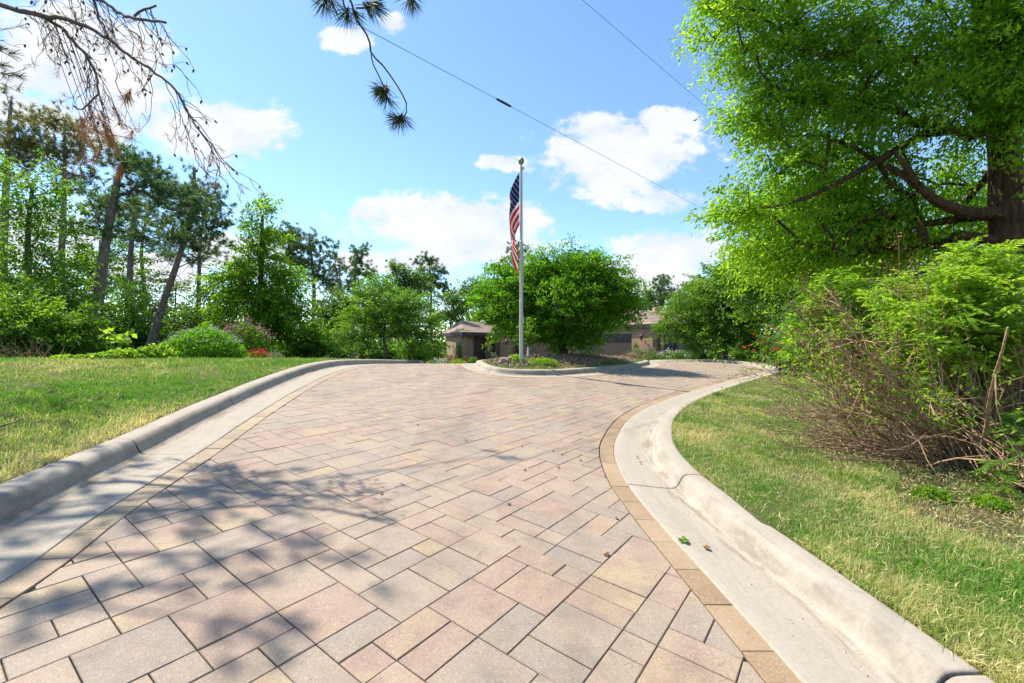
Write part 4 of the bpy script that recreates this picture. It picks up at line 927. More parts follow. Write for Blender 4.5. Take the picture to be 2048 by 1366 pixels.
decid('maple', 'shaded maple sapling behind the leafy shrub at the wood edge', T_, .1, [pblob(1950, 600, 12.5, 100, 90), pblob(2040, 560, 12.5, 90, 110), pblob(1900, 680, 12.5, 90, 60), pblob(1960, 450, 12.5, 110, 80), pblob(2060, 400, 12.5, 80, 110), pblob(1860, 490, 12.5, 90, 60), pblob(2060, 250, 12.5, 70, 90)], 380, 34, .11, 'leaf', cr=.36)
T_ = ptrunk([(1560, 730), (1562, 700), (1566, 670)], 16.5)
o = decid('shrub', 'dense shrub with scattered red blossoms at the bend of the far kerb', T_, .05, [pblob(1570, 690, 16.5, 60, 34), pblob(1640, 680, 15.5, 60, 44), pblob(1690, 700, 14.5, 60, 44)], 150, 34, .09, 'leaf_dark', 'shrub', cr=.28)
mb = MB(); C = np.array([WP(px, py, 14.2) for px, py in [(1485+rng.uniform(0, 190), rng.uniform(655, 700)) for _ in range(26)]]); leaves(mb, np.repeat(C, 5, 0)+rng.normal(0, .03, (130, 3)), .07, wid=.8); mb.build('blossoms', M['red'], o)
# big leafy tree over the right side
BX, BY = 9.45, 8.6
bz = gz(BX, BY); T_ = np.array([(BX+.15, BY, bz-.2), (BX+.1, BY, bz+1.0), WP(2018, 450, BY), WP(2008, 300, BY), WP(1985, 150, BY), WP(1960, 20, BY+.1), WP(1925, -160, BY+.2), WP(1910, -330, BY+.2)]); T_[2:, 1] = BY
T_ = catmull(T_, .4)
bl = [pblob(1960, 60, BY, 160, 120), pblob(1800, 120, BY, 150, 110, dy=.6), pblob(1640, 100, BY, 130, 110), pblob(1530, 60, BY, 110, 80, dy=.4), pblob(1470, 30, BY, 70, 60), pblob(1560, 200, BY, 100, 80, dy=.2), pblob(1700, 240, BY, 150, 80, dy=.5),
      pblob(1860, 240, BY, 120, 80, dy=-.6), pblob(1560, 300, BY, 80, 60), pblob(1500, 400, BY, 90, 40), pblob(1440, 430, BY, 60, 34), pblob(1620, 380, BY, 110, 60, dy=.6), pblob(1750, 360, BY, 120, 60, dy=1.2), pblob(1700, 470, BY, 130, 50, dy=1.4), pblob(1570, 480, BY, 90, 46, dy=.8),
      pblob(1600, -120, BY, 190, 130), pblob(1850, -160, BY, 220, 150), pblob(1450, -60, BY, 80, 80), pblob(2080, 120, BY, 90, 160, dy=.5), pblob(1850, 440, BY, 90, 50, dy=1.2), pblob(1960, 150, BY, 130, 110, dy=-1.0), pblob(2000, 40, BY, 120, 90, dy=-1.0), pblob(1880, 330, BY, 90, 60, dy=1.5), pblob(1930, 470, BY, 110, 60, dy=1.8), pblob(1800, 300, BY, 120, 70, dy=1.2), pblob(2040, 330, BY, 60, 120, dy=1.2), pblob(1780, 430, BY, 130, 60, dy=2.2), pblob(1900, 400, BY, 100, 80, dy=2.4), pblob(1990, 215, BY, 70, 60, dy=-1.1), pblob(1940, 250, BY, 60, 45, dy=-1.0), pblob(1680, 520, BY, 110, 40, dy=1.8), pblob(1950, 330, BY, 70, 60, dy=-.9), pblob(2030, 230, BY, 60, 60, dy=-.8), pblob(1890, 470, BY, 90, 40, dy=.8), pblob(1820, 410, BY, 80, 50, dy=.6)]
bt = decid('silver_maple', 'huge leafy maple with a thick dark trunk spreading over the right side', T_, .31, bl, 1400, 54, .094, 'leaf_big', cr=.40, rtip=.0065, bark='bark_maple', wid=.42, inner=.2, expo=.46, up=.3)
mb = MB(); P = catmull([WP(2012, 425, BY), WP(1940, 425, BY-.1), WP(1880, 405, BY-.2), WP(1840, 375, BY-.2), WP(1805, 350, BY-.1), WP(1770, 330, BY)], .15); mb.tube(P, np.linspace(.13, .045, len(P)), 9)
P = catmull([WP(1835, 372, BY-.2), WP(1812, 335, BY-.25), WP(1790, 300, BY-.2)], .15); mb.tube(P, np.linspace(.07, .03, len(P)), 7)
P = catmull([WP(2012, 430, BY), WP(1905, 440, BY+.3), WP(1800, 460, BY+.6), WP(1700, 500, BY+.8)], .2); mb.tube(P, np.linspace(.10, .03, len(P)), 7)
P = catmull([WP(1960, 260, BY), WP(1850, 270, BY+.1), WP(1740, 330, BY), WP(1600, 400, BY), WP(1450, 425, BY)], .2); mb.tube(P, np.linspace(.09, .015, len(P)), 7)
mb.build('limbs', M['bark_maple'], bt, smooth=True)
# ------------------------------------------------------------------ flower bushes at the left lawn edge
Yb = 11.8; x = PXY(408, Yb)
tuft_plant('silver_flowered_bush', 'big rounded bright green bush dusted with pale lilac blossom', x, Yb, 1.08, .85, .88, 8500, .072, 'leaf_vivid', 'bush', .5, flowers='lilac', fl_leaf=.022, fl_n=150, fl_top=1.0, stems=30, jag=.05, base=gz(x, Yb)-.02)
Yb = 13.2; x = PXY(492, Yb)
tuft_plant('joe_pye_weed', 'tall bush topped with dusty mauve flower heads behind the rounded bush', x, Yb, .75, .6, 1.12, 2200, .12, 'leaf', 'bush', .35, flowers='mauve', fl_leaf=.055, fl_n=75, fl_top=.95, stems=24)
Yb = 11.6; x = PXY(512, Yb)
tuft_plant('red_flowers', 'low clump of scarlet flowers at the corner of the rounded bush', x, Yb, .28, .25, .22, 300, .07, 'leaf', 'flowers', .35, flowers='red', fl_leaf=.045, fl_n=26, fl_top=.6)
x = PXY(545, 12.2); tuft_plant('silver_plant', 'small silvery plant beside the scarlet flowers', x, 12.2, .36, .3, .22, 500, .06, 'leaf_grey', 'plant', .35)
lime = [(315, 10.6, .42, .40), (290, 10.4, .32, .30), (268, 10.2, .3, .24), (245, 9.8, .36, .26), (220, 9.6, .34, .17), (195, 9.5, .3, .14), (160, 9.4, .26, .1), (130, 9.2, .3, .1)]
for i, (px, Y, r_, h_) in enumerate(lime):
    x = PXY(px, Y); tuft_plant('lime_groundcover', 'lime-green leafy groundcover clump along the wood edge of the lawn', x, Y, r_, r_*.7, h_, int(420*r_/.3), .075, 'leaf_lime', 'plant', .75, group='lime groundcover clumps at the wood edge')
x = PXY(225, 10.2); z_ = gz(x, 10.2); o = empty('rhubarb_stalks', (x, 10.2, z_), 'tall pale stalks topped with big lime leaves by the thick pine', 'plant')
mb = MB(); tipz = []
for k in range(7):
    e = np.array([x+rng.uniform(-.3, .35), 10.2+rng.uniform(-.2, .2), z_+rng.uniform(.4, .72)]); mb.tube([(x+rng.uniform(-.05, .05), 10.2, z_-.05), lerp((x, 10.2, z_), e, .5)+rng.normal(0, .02, 3), e], [.013, .010, .005], 5, a=(.9, .9, .9, 1)); tipz.append(e)
mb.build('stalks', M['leaf_soft'], o); mb = MB(); C = np.repeat(np.array(tipz), 4, 0)+rng.normal(0, .06, (28, 3)); leaves(mb, C, .19, up=1.2, wid=.9, tint=.7); mb.build('leaves', M['leaf_lime'], o)
# twiggy brush at the left edge
x = PXY(25, 9.0); z_ = gz(x, 9.0); mb = MB()
for k in range(60):
    s = np.array([x+rng.uniform(-.9, .7), 9+rng.uniform(-.2, .4), z_-.03]); e = s+np.array([rng.normal(0, .25), rng.normal(0, .1), rng.uniform(.12, .5)]); mb.tube([s, lerp(s, e, .5)+rng.normal(0, .04, 3), e], [.007, .005, .002], 4)
tag(mb.build('dry_brush', M['cane']), 'tangle of dry brushwood at the foot of the dark dogwood', 'brush')
# ------------------------------------------------------------------ planting by the house
pl = [(918, 33.2, .30, 1.75, 420, .11, 'leaf_soft', 'columnar_shrub', 'narrow upright evergreen against the brick corner', None, 'shrub'),
      (905, 31.5, .55, .55, 260, .1, 'dry', 'dried_perennials', 'tan dried perennials below the brick corner', None, 'plant'), (932, 31.4, .5, .6, 260, .1, 'dry', 'dried_perennials', 'pale dried stalks beside the entry', None, 'plant'),
      (946, 31.0, .45, .55, 320, .1, 'leaf', 'shrub', 'small dark green shrub beside the entry door', None, 'shrub'), (917, 29.5, .6, .38, 380, .08, 'leaf_lime', 'groundcover', 'yellow-green groundcover before the dried perennials', None, 'plant'),
      (858, 24.5, .95, .40, 520, .09, 'leaf_soft', 'white_flowers', 'low bed of white flowers beside the drive past the crabapple', 'white_petal', 'flowers'), (985, 34.5, .5, .9, 360, .14, 'leaf_grey', 'hydrangea', 'pale hydrangea in the entry recess', None, 'shrub'),
      (1262, 26.2, .75, .62, 500, .1, 'leaf_soft', 'spirea', 'pink spirea mound in front of the garage door', 'pink', 'shrub'), (1290, 25.6, .85, .75, 560, .1, 'leaf_soft', 'spirea', 'larger pink spirea mound before the brick pier', 'pink', 'shrub'),
      (1272, 27.5, .3, 1.15, 260, .14, 'leaf', 'shrub', 'narrow green shrub against the garage jamb', None, 'shrub'), (1345, 26.0, 1.1, .55, 620, .11, 'leaf_soft', 'hosta', 'silvery hostas with pale flower spikes under the wing window', 'white_petal', 'plant'), (1372, 26.4, .8, .6, 520, .11, 'leaf_dark', 'hosta', 'dark green hostas at the foot of the wide crabapple', None, 'plant')]
for (px, Y, r_, h_, n_l, lf_, mt, nm, lab, flw, cat_) in pl:
    x = PXY(px, Y); tuft_plant(nm, lab, x, Y, r_, r_*.8, h_, n_l*2, lf_, mt, cat_, .4, flowers=flw, fl_leaf=.07, fl_n=40, fl_top=.6)
# ------------------------------------------------------------------ bare-twigged shrub on the right
def arching(p0, d0, L, grav, n=7, wig=.05):
    P = [np.array(p0, float)]; d_ = unit(np.array(d0, float)); st = L/n
    for k in range(n):
        d_ = unit(d_+np.array([0, 0, -grav/n])+rng.normal(0, wig, 3)); P.append(P[-1]+d_*st)
    return np.array(P)
def keep_up(P):
    g = GZ(P[:, 0], P[:, 1])+.015; P[:, 2] = np.maximum(P[:, 2], g+.01*np.arange(len(P))); return P
sb = np.array([5.25, 5.15]); szb = gz(*sb)
shrub = empty('twiggy_shrub', (sb[0], sb[1], szb), 'sprawling shrub of bare tan canes and seed heads leaning over the dry lawn', 'shrub')
canes, twigs, tipsS, tipsL = MB(), MB(), [], []
def spray(P, r0, nt, ln, gr):
    for _ in range(nt):
        k = rng.integers(2, len(P)-1); d_ = unit(P[k+1 if k+1 < len(P) else k]-P[k-1])+rng.normal(0, .55, 3); Q_ = keep_up(arching(P[k], d_, rng.uniform(.4, 1.)*ln, gr, 6, .2)); twigs.tube(Q_, np.linspace(r0*.6, .0024, len(Q_)), 3, cap=False)
        for _2 in range(1):
            j = rng.integers(1, len(Q_)-1); Q2 = keep_up(arching(Q_[j], unit(Q_[j+1]-Q_[j])+rng.normal(0, .6, 3), ln*rng.uniform(.2, .45), gr, 3, .12)); twigs.tube(Q2, np.linspace(.003, .0012, len(Q2)), 3, cap=False)
        tipsS.append(Q_[-1])
for k in range(9):                                # main canes leaning left
    b0 = np.array([sb[0]+rng.uniform(-.12, .12), sb[1]+rng.uniform(-.15, .2), szb-.05]); P = arching(b0, (-.9+rng.normal(0, .2), rng.normal(.12, .22), rng.uniform(.75, 1.15)), rng.uniform(1.6, 2.6), .25, 8, .05)
    canes.tube(P, np.linspace(rng.uniform(.018, .034), .008, len(P)), 6); spray(P, .012, 9, 1.1, .25)
for k in range(52):                               # low dense sprays running out over the grass
    b0 = np.array([sb[0]+rng.uniform(-.9, .2), sb[1]+rng.uniform(-.25, .9), szb]); b0[2] = gz(b0[0], b0[1])
    P = keep_up(arching(b0, (-1, rng.normal(.25, .45), rng.uniform(.12, .62)), rng.uniform(.8, 2.3), .28, 9, .15)); canes.tube(P, np.linspace(rng.uniform(.006, .013), .003, len(P)), 4, cap=False); spray(P, .007, 4, .7, .2)
for k in range(26):                               # upright wands with seed heads
    b0 = np.array([sb[0]+rng.uniform(-.5, .7), sb[1]+rng.uniform(-.2, .7), szb]); P = arching(b0, (-.55+rng.normal(0, .3), rng.normal(.1, .2), 1), rng.uniform(1.5, 2.7), .05, 8, .035); canes.tube(P, np.linspace(.010, .003, len(P)), 4, cap=False); spray(P, .006, 3, .5, .1); tipsL.append(P[-1]); tipsL.append(P[-2])
for k in range(40):
    b0 = np.array([sb[0]+rng.uniform(.2, 1.6), sb[1]+rng.uniform(-.6, .4), 0]); b0[2] = gz(b0[0], b0[1]); P = arching(b0, (rng.normal(-.25, .25), rng.normal(0, .2), 1), rng.uniform(.8, 2.0), .05, 7, .05); canes.tube(P, np.linspace(.011, .004, len(P)), 4, cap=False); spray(P, .006, 3, .4, .1)
for k in range(46):                               # arching canes with a few leaves left
    b0 = np.array([sb[0]+rng.uniform(-.7, .5), sb[1]+rng.uniform(-.1, 1.0), szb]); b0[2] = gz(b0[0], b0[1]); P = arching(b0, (-.85+rng.normal(0, .25), rng.normal(.1, .25), rng.uniform(.8, 1.5)), rng.uniform(1.3, 2.5), .3, 9, .11); canes.tube(P, np.linspace(.009, .003, len(P)), 4, cap=False); spray(P, .006, 4, .55, .15)
canes.build('canes', M['cane'], shrub, smooth=True); twigs.build('twigs', M['cane'], shrub)
mb = MB(); C = np.array(tipsL); C = np.repeat(C, 26, 0)+rng.normal(size=(len(C)*26, 3))*np.array([.035, .035, .075]); leaves(mb, C, .028, wid=.8); mb.build('seed_heads', M['dry'], shrub)
mb = MB(); C = np.array(tipsS)[rng.random(len(tipsS)) < .6]; C = np.repeat(C, 5, 0)+rng.normal(0, .05, (len(C)*5, 3)); C = C[C[:, 2] > szb+.55]; C = np.vstack([C, C+rng.normal(0, .07, C.shape)]); leaves(mb, C, .06, wid=.42); mb.build('leaves', M['leaf_lime'], shrub)
# leafy shrubs with compound leaves
def compound(mb, tips, n_fr, size, mat_up=.8):
    for t_ in tips:
        for k in range(n_fr):
            an = rng.uniform(0, 6.28); d_ = unit(np.array([math.cos(an), math.sin(an)*.8, rng.uniform(-.45, 1.1)])); L = size*rng.uniform(.7, 1.2)
            f = np.linspace(.25, 1, 5); axis_ = t_+d_[None]*(f*L)[:, None]+np.array([0, 0, -.25*L])*(f**2)[:, None]
            sd = unit(np.cross(d_, np.array([0, 0, 1.]))); C = np.vstack([axis_+sd*L*.16, axis_-sd*L*.16]); ax = np.vstack([np.tile(sd*1.5+d_*1.0, (5, 1)), np.tile(-sd*1.5+d_*1.0, (5, 1))])
            n = len(C); lv = L*.42*rng.uniform(.7, 1.2, n); nn = unit(np.array([0, 0, .8])+rng.normal(0, .55, (n, 3))); axu = unit(ax+rng.normal(0, .45, (n, 3))+np.array([0, 0, -.35])); s2 = unit(np.cross(axu, nn)); Lc = lv[:, None]
            v = np.stack([C-axu*Lc*.5, C+s2*Lc*.17+nn*Lc*.05, C+axu*Lc*.5-nn*Lc*.1, C-s2*Lc*.17+nn*Lc*.05], 1); ti = np.clip(rng.normal(.5, .2)+rng.normal(0, .1, n), 0, 1)
            mb.add(v.reshape(-1, 3), quad=np.arange(n*4).reshape(-1, 4), a=np.repeat(np.stack([ti, ti, ti, ti], 1), 4, 0))
def leafy(label, x0, y0, specs, size, mt, per):
    z0 = gz(x0, y0); o = empty('leafy_shrub', (x0, y0, z0), label, 'shrub'); st, lm = MB(), MB(); tips = []
    for (px, py, Y, rx, ry, n) in specs:
        for _ in range(n):
            a_, r_ = rng.uniform(0, 6.28), rng.random()**.5; e = WP(px+rx*r_*math.cos(a_), py+ry*r_*math.sin(a_), Y+rng.normal(0, .25))
            s = np.array([x0+rng.uniform(-.4, .4), y0+rng.uniform(-.3, .3), z0-.03]); P = catmull([s, lerp(s, e, .4)+np.array([0, 0, .15]), lerp(s, e, .75)+np.array([0, 0, .1]), e], .2); st.tube(P, np.linspace(.009, .003, len(P)), 4, cap=False); tips += [e, P[-2]]
    st.build('stems', M['cane'], o); compound(lm, tips, per, size); lm.build('leaves', M[mt], o); return o
leafy('yellow-green leafy shrub with feathery leaves crowding behind the bare canes', 5.9, 5.6, [(1960, 560, 5.4, 95, 70, 70), (1880, 620, 5.6, 90, 60, 60), (2020, 640, 5.2, 60, 90, 50), (1810, 600, 6.2, 70, 50, 40), (1920, 690, 5.4, 70, 40, 30)], .22, 'leaf_lime', 5)
leafy('mid-green leafy shrub filling the gap behind the cane shrub', 6.0, 7.4, [(1700, 600, 7.6, 90, 60, 50), (1640, 660, 7.8, 70, 50, 40), (1760, 680, 7.2, 100, 60, 60), (1850, 720, 6.6, 90, 70, 50), (1600, 700, 8.2, 50, 30, 26)], .2, 'leaf_bright', 5)
leafy('low dark green seedlings at the base of the bare canes', 5.1, 4.4, [(2010, 960, 4.6, 40, 50, 16), (1960, 990, 4.6, 50, 30, 14), (1880, 800, 5.6, 90, 60, 40), (2030, 880, 4.8, 40, 60, 26)], .13, 'leaf', 4)
for (px, py, lab) in [(1860, 1010, 'small clover-like weed clump on the bare soil below the canes'), (1710, 890, 'small green weed at the lawn edge by the twigs'), (1980, 1030, 'bushy green weed clump where lawn meets the shrub bed')]:
    Y = 1.5/((py-HY)/F+SX*(px-CX)/F+SY)*.92; x = PXY(px, Y); tuft_plant('weed_clump', lab, x, Y, .16, .14, .10, 260, .04, 'leaf_bright', 'weed', .6, stems=6)
# dry leaf litter under the shrub
mb = MB(); n = 16000; q = np.c_[rng.uniform(2.9, 7, n), rng.uniform(3.2, 8.5, n)]; keep = q[:, 0] > 3.35+.28*(q[:, 1]-3.5)+.25*np.sin(q[:, 1]*3)+rng.normal(0, .12, n); q = q[keep]
leaves(mb, np.c_[q, GZ(q[:, 0], q[:, 1])+rng.uniform(.004, .03, len(q))], .034, up=2, wid=.45, droop=0); tag(mb.build('leaf_litter', M['litter']), 'dry brown leaf litter on the soil under the canes', 'leaf litter', kind='stuff')
# ------------------------------------------------------------------ pine whose limbs hang into the top of the view
tx, ty = -9.0, 4.4; tz = gz(tx, ty)
np_ = empty('overhanging_pine', (tx, ty, tz), 'pine whose dead brown limb and green sprig hang over the drive', 'tree')
trunk = catmull([(tx, ty, tz-.2), (tx+.1, ty, tz+3), (tx-.05, ty+.1, tz+6), (tx+.1, ty, tz+9.5), (tx, ty, tz+12)], .5)
mb = MB(); mb.tube(trunk, np.linspace(.30, .08, len(trunk)), 12); mb.build('trunk', M['bark_pine'], np_, smooth=True)
def DW(pts, Y0, Y1=None): 
    n = len(pts); return np.array([WP(px, py, Y0+((Y1 or Y0)-Y0)*i/max(1, n-1)) for i, (px, py) in enumerate(pts)])
limb, twg, dead, cones = MB(), MB(), MB(), MB()
l1 = np.vstack([[(tx, ty, 6.3), (-7.6, 4.8, 5.7)], DW([(-60, -8), (0, 10), (75, 30), (130, 38), (190, 62), (245, 100), (310, 145), (350, 180), (380, 230), (400, 262), (430, 295)], 5.2, 4.7)])
l2 = DW([(88, 34), (118, 52), (135, 70), (165, 105), (190, 145), (197, 185), (182, 205), (166, 220), (150, 218)], 5.15, 5.0)
l3 = np.vstack([[(tx, ty, 7.2), (-7.0, 4.8, 6.4)], DW([(120, -45), (200, 0), (240, 25), (270, 38), (332, 46)], 5.0, 4.7)])
l4 = DW([(180, -20), (195, 25), (215, 75)], 5.0, 4.95); l5 = DW([(268, 32), (285, 20), (315, 14)], 4.8, 4.7)
lines = []
for L, r0, r1 in ((l1, .045, .006), (l2, .022, .007), (l3, .05, .012), (l4, .014, .006), (l5, .014, .010)):
    P = catmull(L, .08); 
    if r0 > .04: rad_ = np.interp(np.linspace(0, 1, len(P)), [0, .45, 1], [.07, .030, r1])
    else: rad_ = np.linspace(r0, r1, len(P))
    P = P+rng.normal(0, .006, P.shape); limb.tube(P, rad_, 6, cap=False); lines.append(P)
def twig(p, ang, L, cone=True, r=.005, depth=0):
    n = 6; P = [p]; a_ = ang
    for k in range(n):
        a_ += rng.normal(0, .22)+.05; P.append(P[-1]+np.array([math.cos(a_), rng.normal(0, .25), -math.sin(a_)])*L/n)
    P = np.array(P); twg.tube(P, np.linspace(r, .0022, n+1), 4, cap=False)
    if depth < 1:
        for _ in range(rng.integers(1, 4)): twig(P[rng.integers(2, n)], ang+rng.normal(0, .6), L*rng.uniform(.25, .5), rng.random() < .8, r*.6, 1)
    if cone: 
        e = P[-1]; q = rng.random()
        if q < .38: 
            an = rng.uniform(0, 6.28); cones.tube([e, e+np.array([.012*math.cos(an), 0, -.012]), e+np.array([.03*math.cos(an), .01, -.03])], [.006, .012, .004], 6)
        if q > .45: needles(dead, e[None], np.array([[math.cos(ang), 0, -math.sin(ang)]]), .06, .004, 16, 1.0)
for P, lo, hi, n in ((lines[0], .52, 1, 34), (lines[2], .62, 1, 26), (lines[3], .5, 1, 4), (lines[4], .3, 1, 5)):
    for _ in range(n):
        p = P[int(rng.uniform(lo, hi)*(len(P)-1))]; twig(p, rng.normal(1.0, .24), rng.uniform(.3, .75))
for p in DW([(300, 150), (340, 200), (370, 250), (385, 285), (390, 240), (310, 110), (350, 130)], 4.8): twig(p, 1.0, .5)
for _ in range(11): twig(lines[1][int(rng.uniform(.35, 1)*(len(lines[1])-1))], rng.uniform(.7, 1.6), rng.uniform(.3, .75))
for px, py, L in ((205, 165, .5), (215, 190, .45), (235, 150, .6), (400, 300, .25)): twig(WP(px, py, 5), 1.1, L)
# orange dead needle mass
for _ in range(12):
    p = lines[1][-1-rng.integers(0, 20)]; e = WP(rng.normal(203, 13), rng.normal(280, 22), 5.0)+np.array([0, rng.normal(0, .12), 0]); P = catmull([p, lerp(p, e, .5)+rng.normal(0, .03, 3), e], .08); twg.tube(P, np.linspace(.005, .0025, len(P)), 4, cap=False)
    needles(dead, np.array([e, lerp(p, e, .85)]), np.array([[.25, 0, -1], [.2, .1, -1]]), .13, .005, 26, .85, back=.1)
for px, py in ((262, 278), (185, 325), (195, 318), (240, 350), (236, 345), (255, 200), (250, 205), (258, 195)): needles(dead, WP(px, py, 5)[None], np.array([[-.2, 0, -.8]]), .12, .005, 36, .8)
for a_, b_2 in (((215, 300), (240, 350)), ((225, 270), (262, 278)), ((200, 290), (190, 322))): P = DW([a_, ((a_[0]+b_2[0])/2+4, (a_[1]+b_2[1])/2), b_2], 5); twg.tube(P, [.005, .004, .003], 4, cap=False)
# far-left thin twigs
for px, py in ((-10, 60), (-10, 80), (-10, 150), (-10, 165), (-10, 52)): twig(WP(px, py, 5.2), rng.normal(-.2, .15), .35, False, .004)
P2 = (-3.6, -4.2); P2z = gz(*P2); np2 = empty('overhanging_pine', (*P2, P2z), 'pine whose green needle sprig hangs down over the middle of the drive', 'tree')
mb = MB(); P = catmull([(*P2, P2z-.2), (P2[0]+.1, P2[1], P2z+4), (P2[0], P2[1], P2z+8), (P2[0]+.1, P2[1], P2z+12)], .5); mb.tube(P, np.linspace(.28, .08, len(P)), 12); mb.build('trunk', M['bark_pine'], np2, smooth=True)
limb1 = limb; limb = MB(); ng = MB()
l6 = np.vstack([[(P2[0], P2[1], 6.4), (-2.9, -1.5, 5.6), (-1.9, .6, 4.6), (-1.15, 1.9, 3.75)], DW([(660, -60), (700, -2), (712, 40), (730, 62), (741, 90), (742, 108), (765, 130), (790, 165), (808, 195), (815, 220), (804, 240)], 2.45, 2.4)])
P = catmull(l6, .05); limb.tube(P, np.interp(np.linspace(0, 1, len(P)), [0, .80, .86, 1], [.05, .009, .0072, .0035]), 6, cap=False)
P = DW([(742, 108), (746, 128), (757, 150), (769, 176)], 2.4); limb.tube(catmull(P, .03), .0034, 5, cap=False)
P = DW([(680, -30), (688, 10), (695, 25)], 2.45); limb.tube(P, .005, 5, cap=False); P = DW([(712, 16), (735, 16), (765, 8)], 2.45); limb.tube(P, .005, 5, cap=False)
P = np.vstack([[(-1.15, 1.9, 3.75)], DW([(800, -50), (822, 2)], 2.45)]); limb.tube(catmull(P, .1), .0055, 5, cap=False)
for px, py, dx_, dz_, n, L in ((650, 5, -.35, -1, 110, .16), (662, 0, .3, -1, 70, .16), (695, 28, -.1, -1, 110, .15), (712, 30, .5, -.8, 60, .13), (745, 10, 1, -.35, 100, .16), (735, 14, .8, -.9, 60, .14), (822, 2, 0, -1, 150, .14), (768, 184, -.35, -.9, 150, .14), (766, 180, -.9, .0, 50, .13), (776, 200, .3, -1, 60, .14), (800, 240, -.3, -1, 120, .14), (795, 236, -.8, .3, 50, .13), (806, 242, .2, -1, 40, .13)):
    needles(ng, WP(px, py, 2.42)[None], np.array([[dx_, .05, dz_]]), L*.69, .0023, n, .85, back=.04)
c_ = WP(773, 181, 2.4); mb = MB(); mb.lathe((c_[0], c_[1], c_[2]-.017), [(.005, 0), (.012, .008), (.014, .017), (.010, .029), (.003, .036)], 8); mb.build('cone', M['dry'], np2)
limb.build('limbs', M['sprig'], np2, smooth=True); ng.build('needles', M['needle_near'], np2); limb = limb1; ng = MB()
# live foliage higher up (it dapples the drive)
for _ in range(15):
    t0 = trunk[int(rng.uniform(.45, .98)*(len(trunk)-1))]; 
for gxx, gyy, hh_, sp_r, nt_ in ((-2.75, 3.05, 6.6, .28, 7), (-2.1, 3.65, 6.8, .25, 7), (-1.95, 3.35, 7.0, .18, 4), (-1.15, 2.75, 7.0, .14, 3), (-1.85, 2.05, 7.0, .16, 3), (-1.2, 2.05, 6.7, .16, 3), (-2.5, 2.35, 6.6, .25, 5), (-3.0, 3.5, 6.2, .3, 6), (-3.3, 2.4, 6.6, .3, 6), (-5.4, 4.7, 6.4, .5, 14), (-4.9, 5.2, 6.2, .3, 6), (-2.3, 2.9, 6.9, .25, 5), (-1.7, 2.6, 7.1, .14, 3), (-6.0, 3.6, 6.8, .6, 14), (-4.4, 3.3, 6.4, .4, 8), (-.1, 4.85, 7.2, .06, 1)):
    g_0 = np.array([gxx, gyy, hz(gxx, gyy)]); tt_0 = (hh_-g_0[2])/SUN.z; c = g_0+np.array(SUN)*tt_0
    k = np.abs(trunk[:, 2]-(c[2]+.2)).argmin(); s = trunk[k]; P = catmull([s, lerp(s, c, .5)+np.array([0, .1, .35]), c], .2); limb.tube(P, np.linspace(.035, .006, len(P)), 5, cap=False)
    C = c+rng.normal(size=(nt_*3, 3))*np.array([sp_r, sp_r, .2]); needles(ng, C, unit(C-c+np.array([.3, -.1, .3])), .16, .007, 46, 1.0)
limb.build('limbs', M['bark_twig'], np_, smooth=True); twg.build('twigs', M['bark_twig'], np_); dead.build('dead_needles', M['needle_dead'], np_); cones.build('cones', M['trim'], np_, smooth=True)['kind'] = 'stuff'; ng.build('needles', M['needle_near'], np_)
